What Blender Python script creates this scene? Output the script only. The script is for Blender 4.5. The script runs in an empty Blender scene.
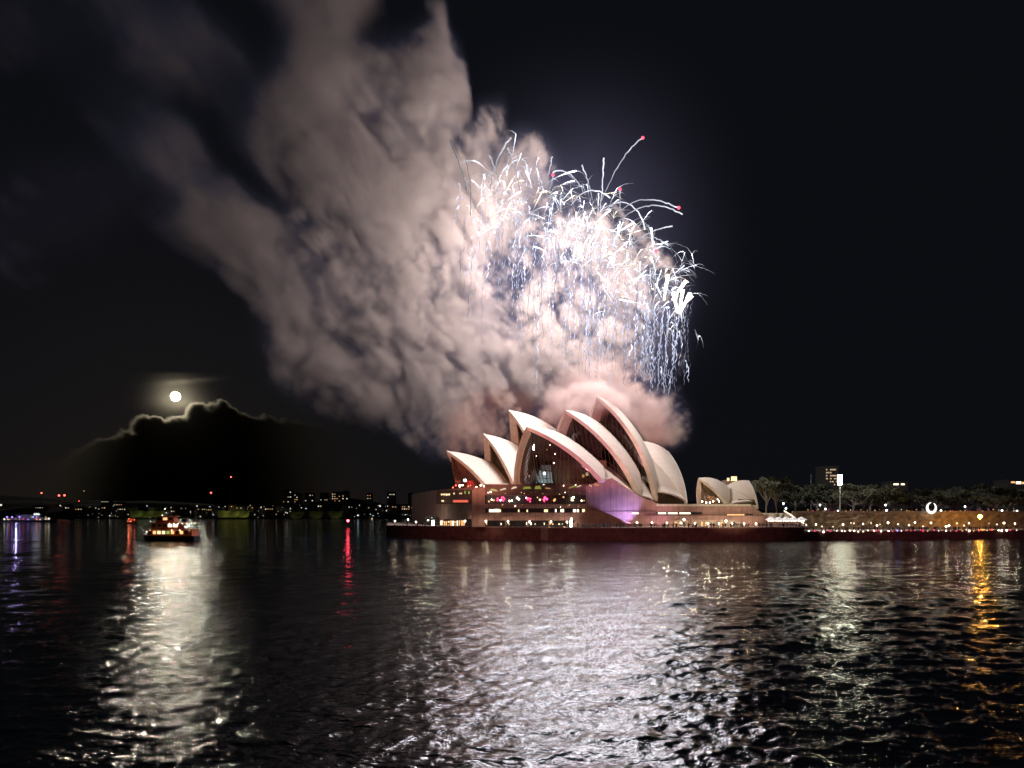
import bpy, bmesh, math, random
import numpy as np
from mathutils import Vector
R = math.radians
rnd = random.Random(7)
rng = np.random.default_rng(11)
SC = bpy.context.scene
COL = SC.collection

# ------------------------------------------------------------------ camera, sky, exposure
F = 692.0          # focal length in pixels of a 1024 wide frame
CH = 11.0          # camera height above the water
HY = 513.0         # pixel row of the horizon
cam = bpy.data.cameras.new('camera'); camo = bpy.data.objects.new('camera', cam); COL.objects.link(camo)
cam.sensor_width = 36; cam.lens = 36 * F / 1024; cam.shift_y = (HY - 384) / 1024
cam.clip_start = 0.5; cam.clip_end = 40000
camo.location = (0, 0, CH); camo.rotation_euler = (R(90), 0, 0)
SC.camera = camo
w = bpy.data.worlds.new('World'); SC.world = w; w.use_nodes = True
nt = w.node_tree; bg = nt.nodes['Background']
sky = nt.nodes.new('ShaderNodeTexSky'); sky.sky_type = 'NISHITA'; sky.sun_disc = False
sky.sun_elevation = R(8.6); sky.sun_rotation = R(-26)
tint = nt.nodes.new('ShaderNodeMix'); tint.data_type = 'RGBA'; tint.blend_type = 'MIX'
tint.inputs[0].default_value = 0.972; tint.inputs[7].default_value = (0.85, 0.95, 1.4, 1)
nt.links.new(sky.outputs[0], tint.inputs[6]); nt.links.new(tint.outputs[2], bg.inputs[0])
bg.inputs[1].default_value = 0.0040
SC.view_settings.view_transform = 'Standard'; SC.view_settings.look = 'None'
SC.view_settings.exposure = 0; SC.view_settings.gamma = 1
SC.view_settings.use_curve_mapping = False
cy = SC.cycles
cy.use_denoising = True; cy.max_bounces = 6; cy.diffuse_bounces = 1; cy.glossy_bounces = 3
cy.transmission_bounces = 3; cy.transparent_max_bounces = 12; cy.volume_bounces = 0
cy.caustics_reflective = False; cy.caustics_refractive = False
cy.use_adaptive_sampling = False; cy.sample_clamp_indirect = 6; cy.sample_clamp_direct = 0
cy.volume_step_rate = 2.0; cy.volume_max_steps = 256

# ------------------------------------------------------------------ helpers
def P(x, y, Y):
    """the point at distance Y into the scene that stands at pixel (x, y)"""
    return Vector(((x - 512) / F * Y, Y, CH + (HY - y) / F * Y))

MATS = {}
def mat(name, col, rough=0.7, var=0.25, scale=1.0, spec=0.4, metal=0.0, bump=0.0):
    if name in MATS: return MATS[name]
    m = bpy.data.materials.new(name); m.use_nodes = True; n = m.node_tree; b = n.nodes['Principled BSDF']
    b.inputs['Roughness'].default_value = rough; b.inputs['Metallic'].default_value = metal
    b.inputs['Specular IOR Level'].default_value = spec
    tc = n.nodes.new('ShaderNodeTexCoord'); no = n.nodes.new('ShaderNodeTexNoise')
    no.inputs['Scale'].default_value = scale; no.inputs['Detail'].default_value = 5
    n.links.new(tc.outputs['Object'], no.inputs['Vector'])
    r = n.nodes.new('ShaderNodeValToRGB')
    r.color_ramp.elements[0].position = .3; r.color_ramp.elements[1].position = .7
    r.color_ramp.elements[0].color = (*[c * (1 - var) for c in col], 1)
    r.color_ramp.elements[1].color = (*[min(1, c * (1 + var)) for c in col], 1)
    n.links.new(no.outputs[0], r.inputs[0]); n.links.new(r.outputs[0], b.inputs['Base Color'])
    if bump:
        bp = n.nodes.new('ShaderNodeBump'); bp.inputs['Strength'].default_value = bump; bp.inputs['Distance'].default_value = .3
        n.links.new(no.outputs[0], bp.inputs['Height']); n.links.new(bp.outputs[0], b.inputs['Normal'])
    MATS[name] = m; return m

def emis(name, col, s, sampling='NONE'):
    if name in MATS: return MATS[name]
    m = bpy.data.materials.new(name); m.use_nodes = True; n = m.node_tree; n.nodes.clear()
    e = n.nodes.new('ShaderNodeEmission'); o = n.nodes.new('ShaderNodeOutputMaterial')
    e.inputs[0].default_value = (*col, 1); e.inputs[1].default_value = s
    n.links.new(e.outputs[0], o.inputs[0]); m.cycles.emission_sampling = sampling
    MATS[name] = m; return m

def tag(o, label=None, cat=None, group=None, kind=None):
    if label: o['label'] = label
    if cat: o['category'] = cat
    if group: o['group'] = group
    if kind: o['kind'] = kind
    return o

def empty(name, loc, label, cat, group=None, rz=0):
    o = bpy.data.objects.new(name, None); COL.objects.link(o); o.location = loc; o.rotation_euler.z = rz
    o.empty_display_size = .3
    return tag(o, label, cat, group)

class MB:
    def __init__(s): s.v = []; s.f = []; s.m = []
    def add(s, vs, fs, mi=0):
        k = len(s.v); s.v += [tuple(p) for p in vs]; s.f += [tuple(i + k for i in f) for f in fs]; s.m += [mi] * len(fs); return s
    def box(s, x0, x1, y0, y1, z0, z1, mi=0):
        return s.prism([(x0, y0), (x1, y0), (x1, y1), (x0, y1)], z0, z1, mi)
    def prism(s, plan, z0, z1, mi=0):
        a = sum(plan[i][0] * plan[(i + 1) % len(plan)][1] - plan[(i + 1) % len(plan)][0] * plan[i][1] for i in range(len(plan)))
        if a < 0: plan = plan[::-1]
        n = len(plan)
        vs = [(p[0], p[1], z0) for p in plan] + [(p[0], p[1], z1) for p in plan]
        fs = [tuple(range(n))[::-1], tuple(range(n, 2 * n))] + [(i, (i + 1) % n, (i + 1) % n + n, i + n) for i in range(n)]
        return s.add(vs, fs, mi)
    def slab(s, front, back, mi=0):
        """a closed solid between two matching outlines"""
        n = len(front)
        fs = [tuple(range(n)), tuple(range(n, 2 * n))[::-1]] + [(i, i + n, (i + 1) % n + n, (i + 1) % n) for i in range(n)]
        return s.add(list(front) + list(back), fs, mi)
    def tube(s, pts, rad, sides=6, mi=0, cap=True):
        pts = [Vector(p) for p in pts]; n = len(pts)
        if not hasattr(rad, '__len__'): rad = [rad] * n
        vs = []
        for i, p in enumerate(pts):
            d = (pts[min(i + 1, n - 1)] - pts[max(i - 1, 0)])
            d = d.normalized() if d.length > 1e-9 else Vector((0, 0, 1))
            a = d.cross(Vector((0, 1, 0)) if abs(d.y) < .9 else Vector((1, 0, 0))).normalized(); b = d.cross(a)
            for k in range(sides):
                t = 2 * math.pi * k / sides
                vs.append(p + (a * math.cos(t) + b * math.sin(t)) * rad[i])
        fs = [(i * sides + k, i * sides + (k + 1) % sides, (i + 1) * sides + (k + 1) % sides, (i + 1) * sides + k) for i in range(n - 1) for k in range(sides)]
        if cap: fs += [tuple(range(sides))[::-1], tuple(range((n - 1) * sides, n * sides))]
        return s.add(vs, fs, mi)
    def ball(s, c, r, mi=0, seg=8, rings=6, sz=1.0):
        c = Vector(c); vs = [c + Vector((0, 0, r * sz))]
        for j in range(1, rings):
            t = math.pi * j / rings
            for k in range(seg):
                a = 2 * math.pi * k / seg
                vs.append(c + Vector((r * math.sin(t) * math.cos(a), r * math.sin(t) * math.sin(a), r * sz * math.cos(t))))
        vs.append(c - Vector((0, 0, r * sz))); L = len(vs) - 1
        fs = [(0, 1 + k, 1 + (k + 1) % seg) for k in range(seg)]
        for j in range(rings - 2):
            a = 1 + j * seg
            fs += [(a + k, a + seg + k, a + seg + (k + 1) % seg, a + (k + 1) % seg) for k in range(seg)]
        a = 1 + (rings - 2) * seg
        fs += [(L, a + (k + 1) % seg, a + k) for k in range(seg)]
        return s.add(vs, fs, mi)
    def build(s, name, m, parent=None, smooth=False):
        me = bpy.data.meshes.new(name); me.from_pydata(s.v, [], s.f)
        for x in (m if isinstance(m, (list, tuple)) else [m]): me.materials.append(x)
        if any(s.m): me.polygons.foreach_set('material_index', s.m)
        if smooth: me.polygons.foreach_set('use_smooth', [True] * len(me.polygons))
        me.update()
        o = bpy.data.objects.new(name, me); COL.objects.link(o)
        if parent: o.parent = parent; o.location = -Vector(parent.location) if parent.type == 'EMPTY' else (0, 0, 0)
        return o

def lamp(kind, name, loc, power, col, parent=None, r=.3, target=None, size=60, blend=.5):
    l = bpy.data.lights.new(name, kind); l.energy = power; l.color = col; l.shadow_soft_size = r
    o = bpy.data.objects.new(name, l); COL.objects.link(o)
    o.location = loc
    if kind == 'SPOT': l.spot_size = R(size); l.spot_blend = blend
    if target is not None:
        o.rotation_euler = (Vector(target) - Vector(loc)).to_track_quat('-Z', 'Y').to_euler()
    if parent is not None:
        o.parent = parent; o.location = Vector(loc) - Vector(parent.location)
    return o

def copy_tree(o, parent=None):
    c = o.copy(); COL.objects.link(c)
    if parent: c.parent = parent
    for ch in o.children: copy_tree(ch, c)
    return c

# ------------------------------------------------------------------ volumes from a voxel field
def volume(name, D, lo, hi, material):
    D = D * 50.0      # the grid holds fiftieths, so that thin veils are not clipped
    nx, ny, nz = D.shape
    me = bpy.data.meshes.new(name); n = nx * ny * nz
    me.vertices.add(n)
    co = np.zeros((n, 3), np.float32)
    mid = [(a + b) / 2 for a, b in zip(lo, hi)]
    co[:] = mid
    me.vertices.foreach_set('co', co.ravel())
    at = me.attributes.new('dens', 'FLOAT', 'POINT')
    at.data.foreach_set('value', np.ascontiguousarray(D, np.float32).ravel())
    me.materials.append(material)
    o = bpy.data.objects.new(name, me); COL.objects.link(o)
    g = bpy.data.node_groups.new(name + '_field', 'GeometryNodeTree')
    g.interface.new_socket('Geometry', in_out='INPUT', socket_type='NodeSocketGeometry')
    g.interface.new_socket('Geometry', in_out='OUTPUT', socket_type='NodeSocketGeometry')
    N, L = g.nodes, g.links
    gi, go = N.new('NodeGroupInput'), N.new('NodeGroupOutput')
    vc = N.new('GeometryNodeVolumeCube')
    vc.inputs['Min'].default_value = lo; vc.inputs['Max'].default_value = hi
    for k, r_ in zip('XYZ', (nx, ny, nz)): vc.inputs['Resolution ' + k].default_value = r_
    pos = N.new('GeometryNodeInputPosition')
    def vm(op, a, b):
        q = N.new('ShaderNodeVectorMath'); q.operation = op
        L.new(a, q.inputs[0]); q.inputs[1].default_value = b; return q.outputs[0]
    v = vm('SUBTRACT', pos.outputs[0], lo)
    v = vm('MULTIPLY', v, [(r_ - 1) / (b - a) for a, b, r_ in zip(lo, hi, (nx, ny, nz))])
    v = vm('ADD', v, (.5, .5, .5))
    q = N.new('ShaderNodeVectorMath'); q.operation = 'FLOOR'; L.new(v, q.inputs[0])
    # index = (ix*ny + iy)*nz + iz, in two whole-number steps that stay exact
    sp = N.new('ShaderNodeSeparateXYZ'); L.new(q.outputs[0], sp.inputs[0])
    def im(op, a, b):
        q = N.new('FunctionNodeIntegerMath'); q.operation = op; L.new(a, q.inputs[0])
        if isinstance(b, int): q.inputs[1].default_value = b
        else: L.new(b, q.inputs[1])
        return q.outputs[0]
    idx = im('ADD', im('MULTIPLY', im('ADD', im('MULTIPLY', sp.outputs[0], ny), sp.outputs[1]), nz), sp.outputs[2])
    si = N.new('GeometryNodeSampleIndex'); si.data_type = 'FLOAT'; si.domain = 'POINT'; si.clamp = True
    na = N.new('GeometryNodeInputNamedAttribute'); na.data_type = 'FLOAT'; na.inputs['Name'].default_value = 'dens'
    L.new(gi.outputs[0], si.inputs['Geometry']); L.new(na.outputs['Attribute'], si.inputs['Value']); L.new(idx, si.inputs['Index'])
    L.new(si.outputs[0], vc.inputs['Density'])
    sm = N.new('GeometryNodeSetMaterial'); sm.inputs['Material'].default_value = material
    L.new(vc.outputs[0], sm.inputs[0]); L.new(sm.outputs[0], go.inputs[0])
    md = o.modifiers.new('field', 'NODES'); md.node_group = g
    return o

def vol_mat(name, col, aniso, dens=.02, thin=None):
    m = bpy.data.materials.new(name); m.use_nodes = True; n = m.node_tree; n.nodes.clear()
    v = n.nodes.new('ShaderNodeVolumePrincipled'); o = n.nodes.new('ShaderNodeOutputMaterial')
    v.inputs['Color'].default_value = (*col, 1); v.inputs['Anisotropy'].default_value = aniso
    v.inputs['Density'].default_value = dens
    if thin:      # thin smoke tinted violet for the burst's glow, dense smoke brown
        a = n.nodes.new('ShaderNodeAttribute'); a.attribute_name = 'density'
        mr = n.nodes.new('ShaderNodeMapRange'); mr.inputs[1].default_value = .06; mr.inputs[2].default_value = .55
        mx = n.nodes.new('ShaderNodeMix'); mx.data_type = 'RGBA'; mx.inputs[6].default_value = (*thin, 1); mx.inputs[7].default_value = (*col, 1)
        n.links.new(a.outputs['Fac'], mr.inputs[0]); n.links.new(mr.outputs[0], mx.inputs[0]); n.links.new(mx.outputs[2], v.inputs['Color'])
    n.links.new(v.outputs[0], o.inputs['Volume'])
    return m

class Noise:
    def __init__(s, seed, n=32):
        s.n = n; s.t = np.random.default_rng(seed).random((n, n, n), dtype=np.float32)
    def __call__(s, x, y, z):
        n = s.n; r = None
        def sp(a):
            i = np.floor(a); f = (a - i).astype(np.float32); f = f * f * (3 - 2 * f)
            i = i.astype(np.int32) % n; return i, (i + 1) % n, f
        x0, x1, fx = sp(x); y0, y1, fy = sp(y); z0, z1, fz = sp(z); t = s.t
        a = t[x0, y0, z0] * (1 - fx) + t[x1, y0, z0] * fx
        b = t[x0, y1, z0] * (1 - fx) + t[x1, y1, z0] * fx
        c = t[x0, y0, z1] * (1 - fx) + t[x1, y0, z1] * fx
        d = t[x0, y1, z1] * (1 - fx) + t[x1, y1, z1] * fx
        return (a * (1 - fy) + b * fy) * (1 - fz) + (c * (1 - fy) + d * fy) * fz

# ------------------------------------------------------------------ materials
TILE = mat('cream_tile', (.60, .51, .43), .35, .06, .12)
def add_tile_lines(m):
    """the chevron lids of glazed tile that run along every rib"""
    n = m.node_tree; b = n.nodes['Principled BSDF']
    def mth(op, a, c=None):
        q = n.nodes.new('ShaderNodeMath'); q.operation = op
        for k, v in enumerate((a, c)):
            if v is None: continue
            if isinstance(v, (int, float)): q.inputs[k].default_value = v
            else: n.links.new(v, q.inputs[k])
        return q.outputs[0]
    def att(nm):
        a = n.nodes.new('ShaderNodeAttribute'); a.attribute_name = nm; return a.outputs['Fac']
    r = mth('FRACT', mth('MULTIPLY', att('rib_index'), 11)); zig = mth('ABSOLUTE', mth('SUBTRACT', r, .5))
    a = mth('FRACT', mth('ADD', mth('MULTIPLY', att('along_rib'), 13), mth('MULTIPLY', zig, 1.4)))
    ln = mth('MAXIMUM', mth('LESS_THAN', a, .16), mth('GREATER_THAN', zig, .44))
    mx = n.nodes.new('ShaderNodeMix'); mx.data_type = 'RGBA'; mx.blend_type = 'MULTIPLY'
    n.links.new(mth('MULTIPLY', ln, .55), mx.inputs[0])
    src = b.inputs['Base Color'].links[0].from_socket
    n.links.new(src, mx.inputs[6]); mx.inputs[7].default_value = (.62, .55, .48, 1)
    n.links.new(mx.outputs[2], b.inputs['Base Color'])
add_tile_lines(TILE)
CONC = mat('rib_concrete', (.52, .46, .4), .7, .15, .5)
GRAN = mat('pink_granite', (.36, .215, .19), .75, .2, .35)
def add_joints(m, pitch=2.4):
    n = m.node_tree; b = n.nodes['Principled BSDF']; tc = n.nodes.new('ShaderNodeTexCoord'); sx = n.nodes.new('ShaderNodeSeparateXYZ')
    n.links.new(tc.outputs['Object'], sx.inputs[0])
    def mth(op, a, c):
        q = n.nodes.new('ShaderNodeMath'); q.operation = op; n.links.new(a, q.inputs[0]); q.inputs[1].default_value = c; return q.outputs[0]
    f = mth('LESS_THAN', mth('FRACT', mth('MULTIPLY', sx.outputs[0], 1 / pitch), 0), .07)
    mx = n.nodes.new('ShaderNodeMix'); mx.data_type = 'RGBA'; mx.blend_type = 'MULTIPLY'; n.links.new(mth('MULTIPLY', f, .6), mx.inputs[0])
    n.links.new(b.inputs['Base Color'].links[0].from_socket, mx.inputs[6]); mx.inputs[7].default_value = (.3, .26, .24, 1)
    n.links.new(mx.outputs[2], b.inputs['Base Color'])
add_joints(GRAN)
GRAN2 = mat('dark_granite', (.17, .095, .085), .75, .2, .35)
SEAW = mat('seawall_stone', (.2, .07, .065), .8, .3, .5, bump=.3)
PAVE = mat('paving', (.26, .19, .16), .8, .2, .3)
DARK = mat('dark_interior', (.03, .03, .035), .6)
METAL = mat('dark_metal', (.05, .05, .05), .45, .1, 1, .5, .8)
LEAF = mat('leaves', (.045, .046, .022), .7, .5, .25)
BARK = mat('bark', (.16, .13, .1), .9, .3, 2)
CLIFF = mat('sandstone', (.34, .27, .17), .9, .45, .35, bump=.6)
SOIL = mat('soil', (.05, .06, .035), .95, .4, .1)
SHORE = mat('shore', (.014, .016, .012), .95, .4, .02)
WLAMP = emis('lamp_white', (1, .86, .66), 14)
CLAMP_ = emis('lamp_cool', (.85, .95, 1), 12)
YWIN = emis('window_yellow', (1, .78, .4), 1.6)
CWIN = emis('window_cream', (1, .85, .6), 2.6)
OWIN = emis('window_orange', (1, .5, .2), 1.4)
PINK = emis('pink_light', (1, .05, .14), 1.6)
REDL = emis('red_light', (1, .1, .06), 6)
VIOL = emis('violet_light', (.35, .25, 1), 3.0)
GREN = emis('green_light', (.6, .9, .2), .5)

def glass_mat():
    m = bpy.data.materials.new('tinted_glass'); m.use_nodes = True; n = m.node_tree; n.nodes.clear()
    o = n.nodes.new('ShaderNodeOutputMaterial'); t = n.nodes.new('ShaderNodeBsdfTransparent'); g = n.nodes.new('ShaderNodeBsdfGlossy')
    t.inputs[0].default_value = (.34, .33, .33, 1); g.inputs['Roughness'].default_value = .06; g.inputs[0].default_value = (.75, .8, .9, 1)
    f = n.nodes.new('ShaderNodeFresnel'); f.inputs[0].default_value = 1.7
    mx = n.nodes.new('ShaderNodeMixShader'); n.links.new(f.outputs[0], mx.inputs[0]); n.links.new(t.outputs[0], mx.inputs[1]); n.links.new(g.outputs[0], mx.inputs[2])
    n.links.new(mx.outputs[0], o.inputs[0]); return m
GLASS = glass_mat()

# ------------------------------------------------------------------ water
def make_water():
    na, nr = 1300, 640
    rr = 1 / np.linspace(1 / 8.0, 1 / 330.0, nr - 60); rr = np.concatenate([rr, np.geomspace(345, 9000, 60)])
    # even in the near field rather than crowding up to the quay
    k = np.linspace(0, 1, nr - 60)
    rr[:nr - 60] = 1 / ((1 / 14.0) * (1 - k) ** 1.35 + (1 / 330.0) * (1 - (1 - k) ** 1.35))
    th = np.linspace(R(-78), R(78), na)
    rr_, th_ = np.meshgrid(rr, th, indexing='ij')
    x = rr_ * np.sin(th_); y = rr_ * np.cos(th_)
    dr = np.gradient(rr)[:, None]
    z = np.zeros_like(x); wr = np.random.default_rng(5)
    dx = np.zeros_like(x); dy = np.zeros_like(x)
    for lam in np.geomspace(.4, 9, 80):
        lam *= wr.uniform(.93, 1.07)
        kk = 2 * np.pi / lam; d = wr.normal(R(118), R(38))
        slope = .031 * (lam / 2.0) ** -.3 * (1 if lam < 3 else .55)
        a = slope / kk
        ph = wr.uniform(0, 6.28)
        att = np.clip(1.4 - dr * 2.2 / lam, 0, 1)
        arg = kk * (x * np.cos(d) + y * np.sin(d)) + ph
        # gusts: patches of rougher and smoother water
        gm = .75 + .35 * np.sin(x / 23 + wr.uniform(0, 6)) * np.sin(y / 37 + wr.uniform(0, 6))
        z += a * att * gm * np.sin(arg)
        dx += a * .7 * att * np.cos(arg) * np.cos(d); dy += a * .7 * att * np.cos(arg) * np.sin(d)
    co = np.stack([x + dx, y + dy, z], -1).reshape(-1, 3)
    i = np.arange((nr - 1) * na).reshape(nr - 1, na)[:, :-1].ravel()
    faces = np.stack([i, i + 1, i + na + 1, i + na], 1)
    me = bpy.data.meshes.new('water')
    me.vertices.add(len(co)); me.vertices.foreach_set('co', co.ravel().astype(np.float32))
    me.loops.add(faces.size); me.loops.foreach_set('vertex_index', faces.ravel().astype(np.int32))
    me.polygons.add(len(faces)); me.polygons.foreach_set('loop_start', np.arange(0, faces.size, 4, dtype=np.int32))
    me.polygons.foreach_set('use_smooth', np.ones(len(faces), bool))
    me.update(calc_edges=True)
    if me.polygons[0].normal.z < 0: me.flip_normals()
    m = bpy.data.materials.new('harbour_water'); m.use_nodes = True; n = m.node_tree; b = n.nodes['Principled BSDF']
    b.inputs['Base Color'].default_value = (.003, .006, .008, 1); b.inputs['Roughness'].default_value = .06; b.inputs['IOR'].default_value = 1.333
    tc = n.nodes.new('ShaderNodeTexCoord')
    mp = n.nodes.new('ShaderNodeMapping'); mp.inputs['Scale'].default_value = (.75, 1.3, 1); mp.inputs['Rotation'].default_value = (0, 0, R(20))
    n.links.new(tc.outputs['Object'], mp.inputs[0])
    no = n.nodes.new('ShaderNodeTexNoise'); no.inputs['Scale'].default_value = 1.9; no.inputs['Detail'].default_value = 4; no.inputs['Roughness'].default_value = .55
    n.links.new(mp.outputs[0], no.inputs[0])
    bp = n.nodes.new('ShaderNodeBump'); bp.inputs['Strength'].default_value = 1; bp.inputs['Distance'].default_value = .125
    no2 = n.nodes.new('ShaderNodeTexNoise'); no2.inputs['Scale'].default_value = .28; no2.inputs['Detail'].default_value = 2
    n.links.new(mp.outputs[0], no2.inputs[0])
    bp2 = n.nodes.new('ShaderNodeBump'); bp2.inputs['Strength'].default_value = 1; bp2.inputs['Distance'].default_value = .28
    n.links.new(no2.outputs[0], bp2.inputs['Height']); n.links.new(bp2.outputs[0], bp.inputs['Normal'])
    n.links.new(no.outputs[0], bp.inputs['Height']); n.links.new(bp.outputs[0], b.inputs['Normal'])
    me.materials.append(m)
    o = bpy.data.objects.new('water', me); COL.objects.link(o)
    tag(o, 'dark rippled harbour water with moonlight and firework glitter', 'water', kind='structure')
make_water()

# ------------------------------------------------------------------ the opera house
SEA = [(-57.7, 317), (13, 272), (42, 269), (117, 277), (220, 298), (420, 340)]     # line of the seawall
DECK = 5.3
def fac(x, y, off=0.0):
    """point on the west facade seen at pixel (x, y), off metres towards the harbour"""
    k = (x - 512) / F; Y0 = 285 + .0415 * 16.5 - off
    Y = Y0 / (1 - .0415 * k)
    return P(x, y, Y)
N0, N1 = Vector((-16.5, 285.0)), Vector((-37.0, 332.0))
def nfac(x, y, off=0.0):
    """the same on the narrow north face"""
    k = (x - 512) / F; d = N1 - N0; nn = Vector((-d.y, d.x)).normalized(); nn = nn if nn.x < 0 else -nn
    q = N0 + nn * off
    t = (k * q.y - q.x) / (d.x - k * d.y); Y = q.y + d.y * t
    return P(x, y, Y)

OH = empty('opera_house', (40, 330, DECK), 'huge white sailed opera house on a pink granite podium at the water edge', 'opera house')
def opart(mb, name, m, smooth=False, label=None):
    o = mb.build(name, m, OH, smooth)
    if label: o['label'] = label
    return o
def child(mb, name, m, parent, smooth=False):
    o = mb.build(name, m, None, smooth); o.parent = parent
    return o
def panel(mb, fn, x0, x1, y0, y1, o0, o1, mi=0):
    fr = [fn(x0, y1, o1), fn(x1, y1, o1), fn(x1, y0, o1), fn(x0, y0, o1)]
    bk = [fn(x0, y1, o0), fn(x1, y1, o0), fn(x1, y0, o0), fn(x0, y0, o0)]
    for a, b in zip(fr, bk): b.z = a.z
    return mb.slab(fr, bk, mi)

yb = HY - (DECK - CH) * F / 286   # pixel row where the deck meets the facade
# core blocks
mb = MB(); mb.prism([(-16.3, 294.6), (36, 295), (36, 400), (-58, 400), (-36.8, 332.2)], DECK, 22.0)
opart(mb, 'podium_block', GRAN)
mb = MB()
prof = [(586, yb), (586, 486), (600, 481), (612, 478), (641, 497), (660, 504), (751, 505.5), (768, 517), (768, yb)]
fr = [fac(x, y, 0) for x, y in prof]; bk = [Vector((p.x + 18, p.y + 105, p.z)) for p in fr]
mb.slab(fr, bk)
opart(mb, 'podium_wall', GRAN, label='sloping granite side wall of the podium washed in violet light')
mb = MB(); panel(mb, fac, 656, 751, 504, 506.2, .0, .9); opart(mb, 'balustrade', mat('pale_coping', (.6, .55, .48), .6))
# corner pier and slabs of the facade
mb = MB(); panel(mb, fac, 472, 485, 490, yb, -7, .6); opart(mb, 'corner_pier', GRAN)
mb = MB(); panel(mb, fac, 485, 586, 486, 495, -6, .2); opart(mb, 'parapet', GRAN2)
mb = MB(); panel(mb, fac, 478, 586, 504, 508.2, -7, 1.0); opart(mb, 'terrace_ledge', GRAN)
mb = MB(); panel(mb, fac, 478, 586, 512.6, 520.5, -7, .8); opart(mb, 'facade_band', GRAN)
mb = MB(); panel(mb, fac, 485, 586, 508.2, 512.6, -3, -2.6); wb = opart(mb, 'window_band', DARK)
for x0, x1, m in ((489, 501, CWIN), (526.5, 528, YWIN), (544, 548, YWIN), (560.5, 564, CWIN), (573, 576, CWIN), (576.8, 579, CWIN), (582, 585, YWIN), (555, 556.5, CWIN), (518, 519.5, YWIN)):
    k = max(1, int((x1 - x0) / 1.6))
    for i in range(k):
        a_ = x0 + (x1 - x0) * i / k; mb = MB(); panel(mb, fac, a_ + .12, a_ + (x1 - x0) / k - .12, 509 + rnd.uniform(0, .7), 512.1, -2.55, -2.4); child(mb, 'lit_window', m if rnd.random() < .7 else rnd.choice([YWIN, OWIN]), wb)
# terrace openings with pink lights
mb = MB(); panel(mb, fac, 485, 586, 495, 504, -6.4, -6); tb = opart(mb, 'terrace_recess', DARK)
PLAMP = emis('pink_lamp', (1, .05, .16), 5)
for x0, x1, n_, m in ((497, 505, 9, PLAMP), (525.5, 532, 6, PLAMP), (543.5, 548, 5, PLAMP), (517, 520, 2, WLAMP), (569, 576, 6, YWIN), (580, 584, 3, OWIN), (537, 540, 2, YWIN), (508, 514, 2, WLAMP), (488, 494, 3, OWIN), (553, 565, 3, OWIN)):
    for i in range(n_):
        mb = MB(); mb.ball(fac(rnd.uniform(x0, x1), rnd.uniform(497, 501.5), rnd.uniform(-5, -3.2)), rnd.uniform(.22, .5), 0, 6, 5); child(mb, 'terrace_lamp', m if rnd.random() < .8 else WLAMP, tb)
for i in range(34):
    mb = MB(); mb.ball(fac(rnd.uniform(486, 598), rnd.choice([rnd.uniform(484.5, 487), rnd.uniform(491, 494.5), rnd.uniform(504.5, 507)]), 1.1), rnd.uniform(.08, .2), 0, 6, 4); opart(mb, 'terrace_lamp', rnd.choice([OWIN, YWIN, WLAMP, OWIN]))
for x in (492, 508, 523, 536, 551, 566, 580):
    mb = MB(); panel(mb, fac, x, x + 1.1, 495, 504, -4, -3.4); opart(mb, 'terrace_column', GRAN2)
# colonnade at deck level
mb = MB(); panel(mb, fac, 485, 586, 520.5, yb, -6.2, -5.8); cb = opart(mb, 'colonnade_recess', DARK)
for i in range(22):
    x = 487 + i * 4.4 + rnd.uniform(-1, 1)
    if rnd.random() < .6:
        mb = MB(); panel(mb, fac, x, x + rnd.uniform(.6, 1.6), 522 + rnd.uniform(0, 1.5), 525, -5.7, -5.5); child(mb, 'lit_window', rnd.choice([YWIN, OWIN, CWIN]), cb)
for x in (505, 527, 548, 567, 585):
    mb = MB(); panel(mb, fac, x, x + 1.4, 520.5, yb, -3, -1.6); opart(mb, 'colonnade_column', GRAN)
# side staircase and low wall under the violet wall
mb = MB(); pr = [(570, yb), (586, 510), (602, 511), (638, yb - .3), (638, yb)]
fr = [fac(x, y, 5) for x, y in pr]; bk = [fac(x, y, .25) for x, y in pr]
for a, b in zip(fr, bk): b.z = a.z
mb.slab(fr, bk); opart(mb, 'staircase', mat('stair_granite', (.3, .15, .1), .8, .2, .4))
# shadow line and slot windows on the south part
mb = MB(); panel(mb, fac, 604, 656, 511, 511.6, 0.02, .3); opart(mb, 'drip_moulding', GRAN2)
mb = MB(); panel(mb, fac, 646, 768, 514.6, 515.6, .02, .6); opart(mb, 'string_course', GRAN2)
mb = MB(); panel(mb, fac, 656, 702, 512.2, 514.2, .02, .12); sw = opart(mb, 'slot_window', DARK)
for x0, x1 in ((632, 638.5), (658, 666), (668, 677.5), (679.5, 690.5)):
    mb = MB(); panel(mb, fac, x0, x1, 512.5, 514, .13, .2); child(mb, 'pane', CWIN, sw)
mb = MB(); panel(mb, fac, 726, 753, 513.7, 515.6, .62, .7); sw = opart(mb, 'slot_window', DARK)
mb = MB(); panel(mb, fac, 727, 744.5, 514, 515.4, .71, .78); child(mb, 'pane', OWIN, sw)
for x0, x1 in ((674, 688), (692, 716), (720, 740)):
    mb = MB(); panel(mb, fac, x0, x1, 520, yb - .4, .02, .2); wn = opart(mb, 'doorway_bay', mat('bay_stone', (.42, .33, .26), .8))
    for i in range(int((x1 - x0) / 4)):
        if rnd.random() < .55:
            mb = MB(); panel(mb, fac, x0 + 1 + i * 4, x0 + 3 + i * 4, 522, 526, .21, .3); child(mb, 'door', rnd.choice([DARK, OWIN, DARK]), wn)
# forecourt stairs at the southern end
mb = MB(); pr = [(768.3, yb), (768.3, 517), (790, 522), (806, yb)]
fr = [fac(x, y, 3) for x, y in pr]; bk = [fac(x, y, -60) for x, y in pr]
for a, b in zip(fr, bk): b.z = a.z
mb.slab(fr, bk); opart(mb, 'forecourt_stairs', GRAN)
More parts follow.
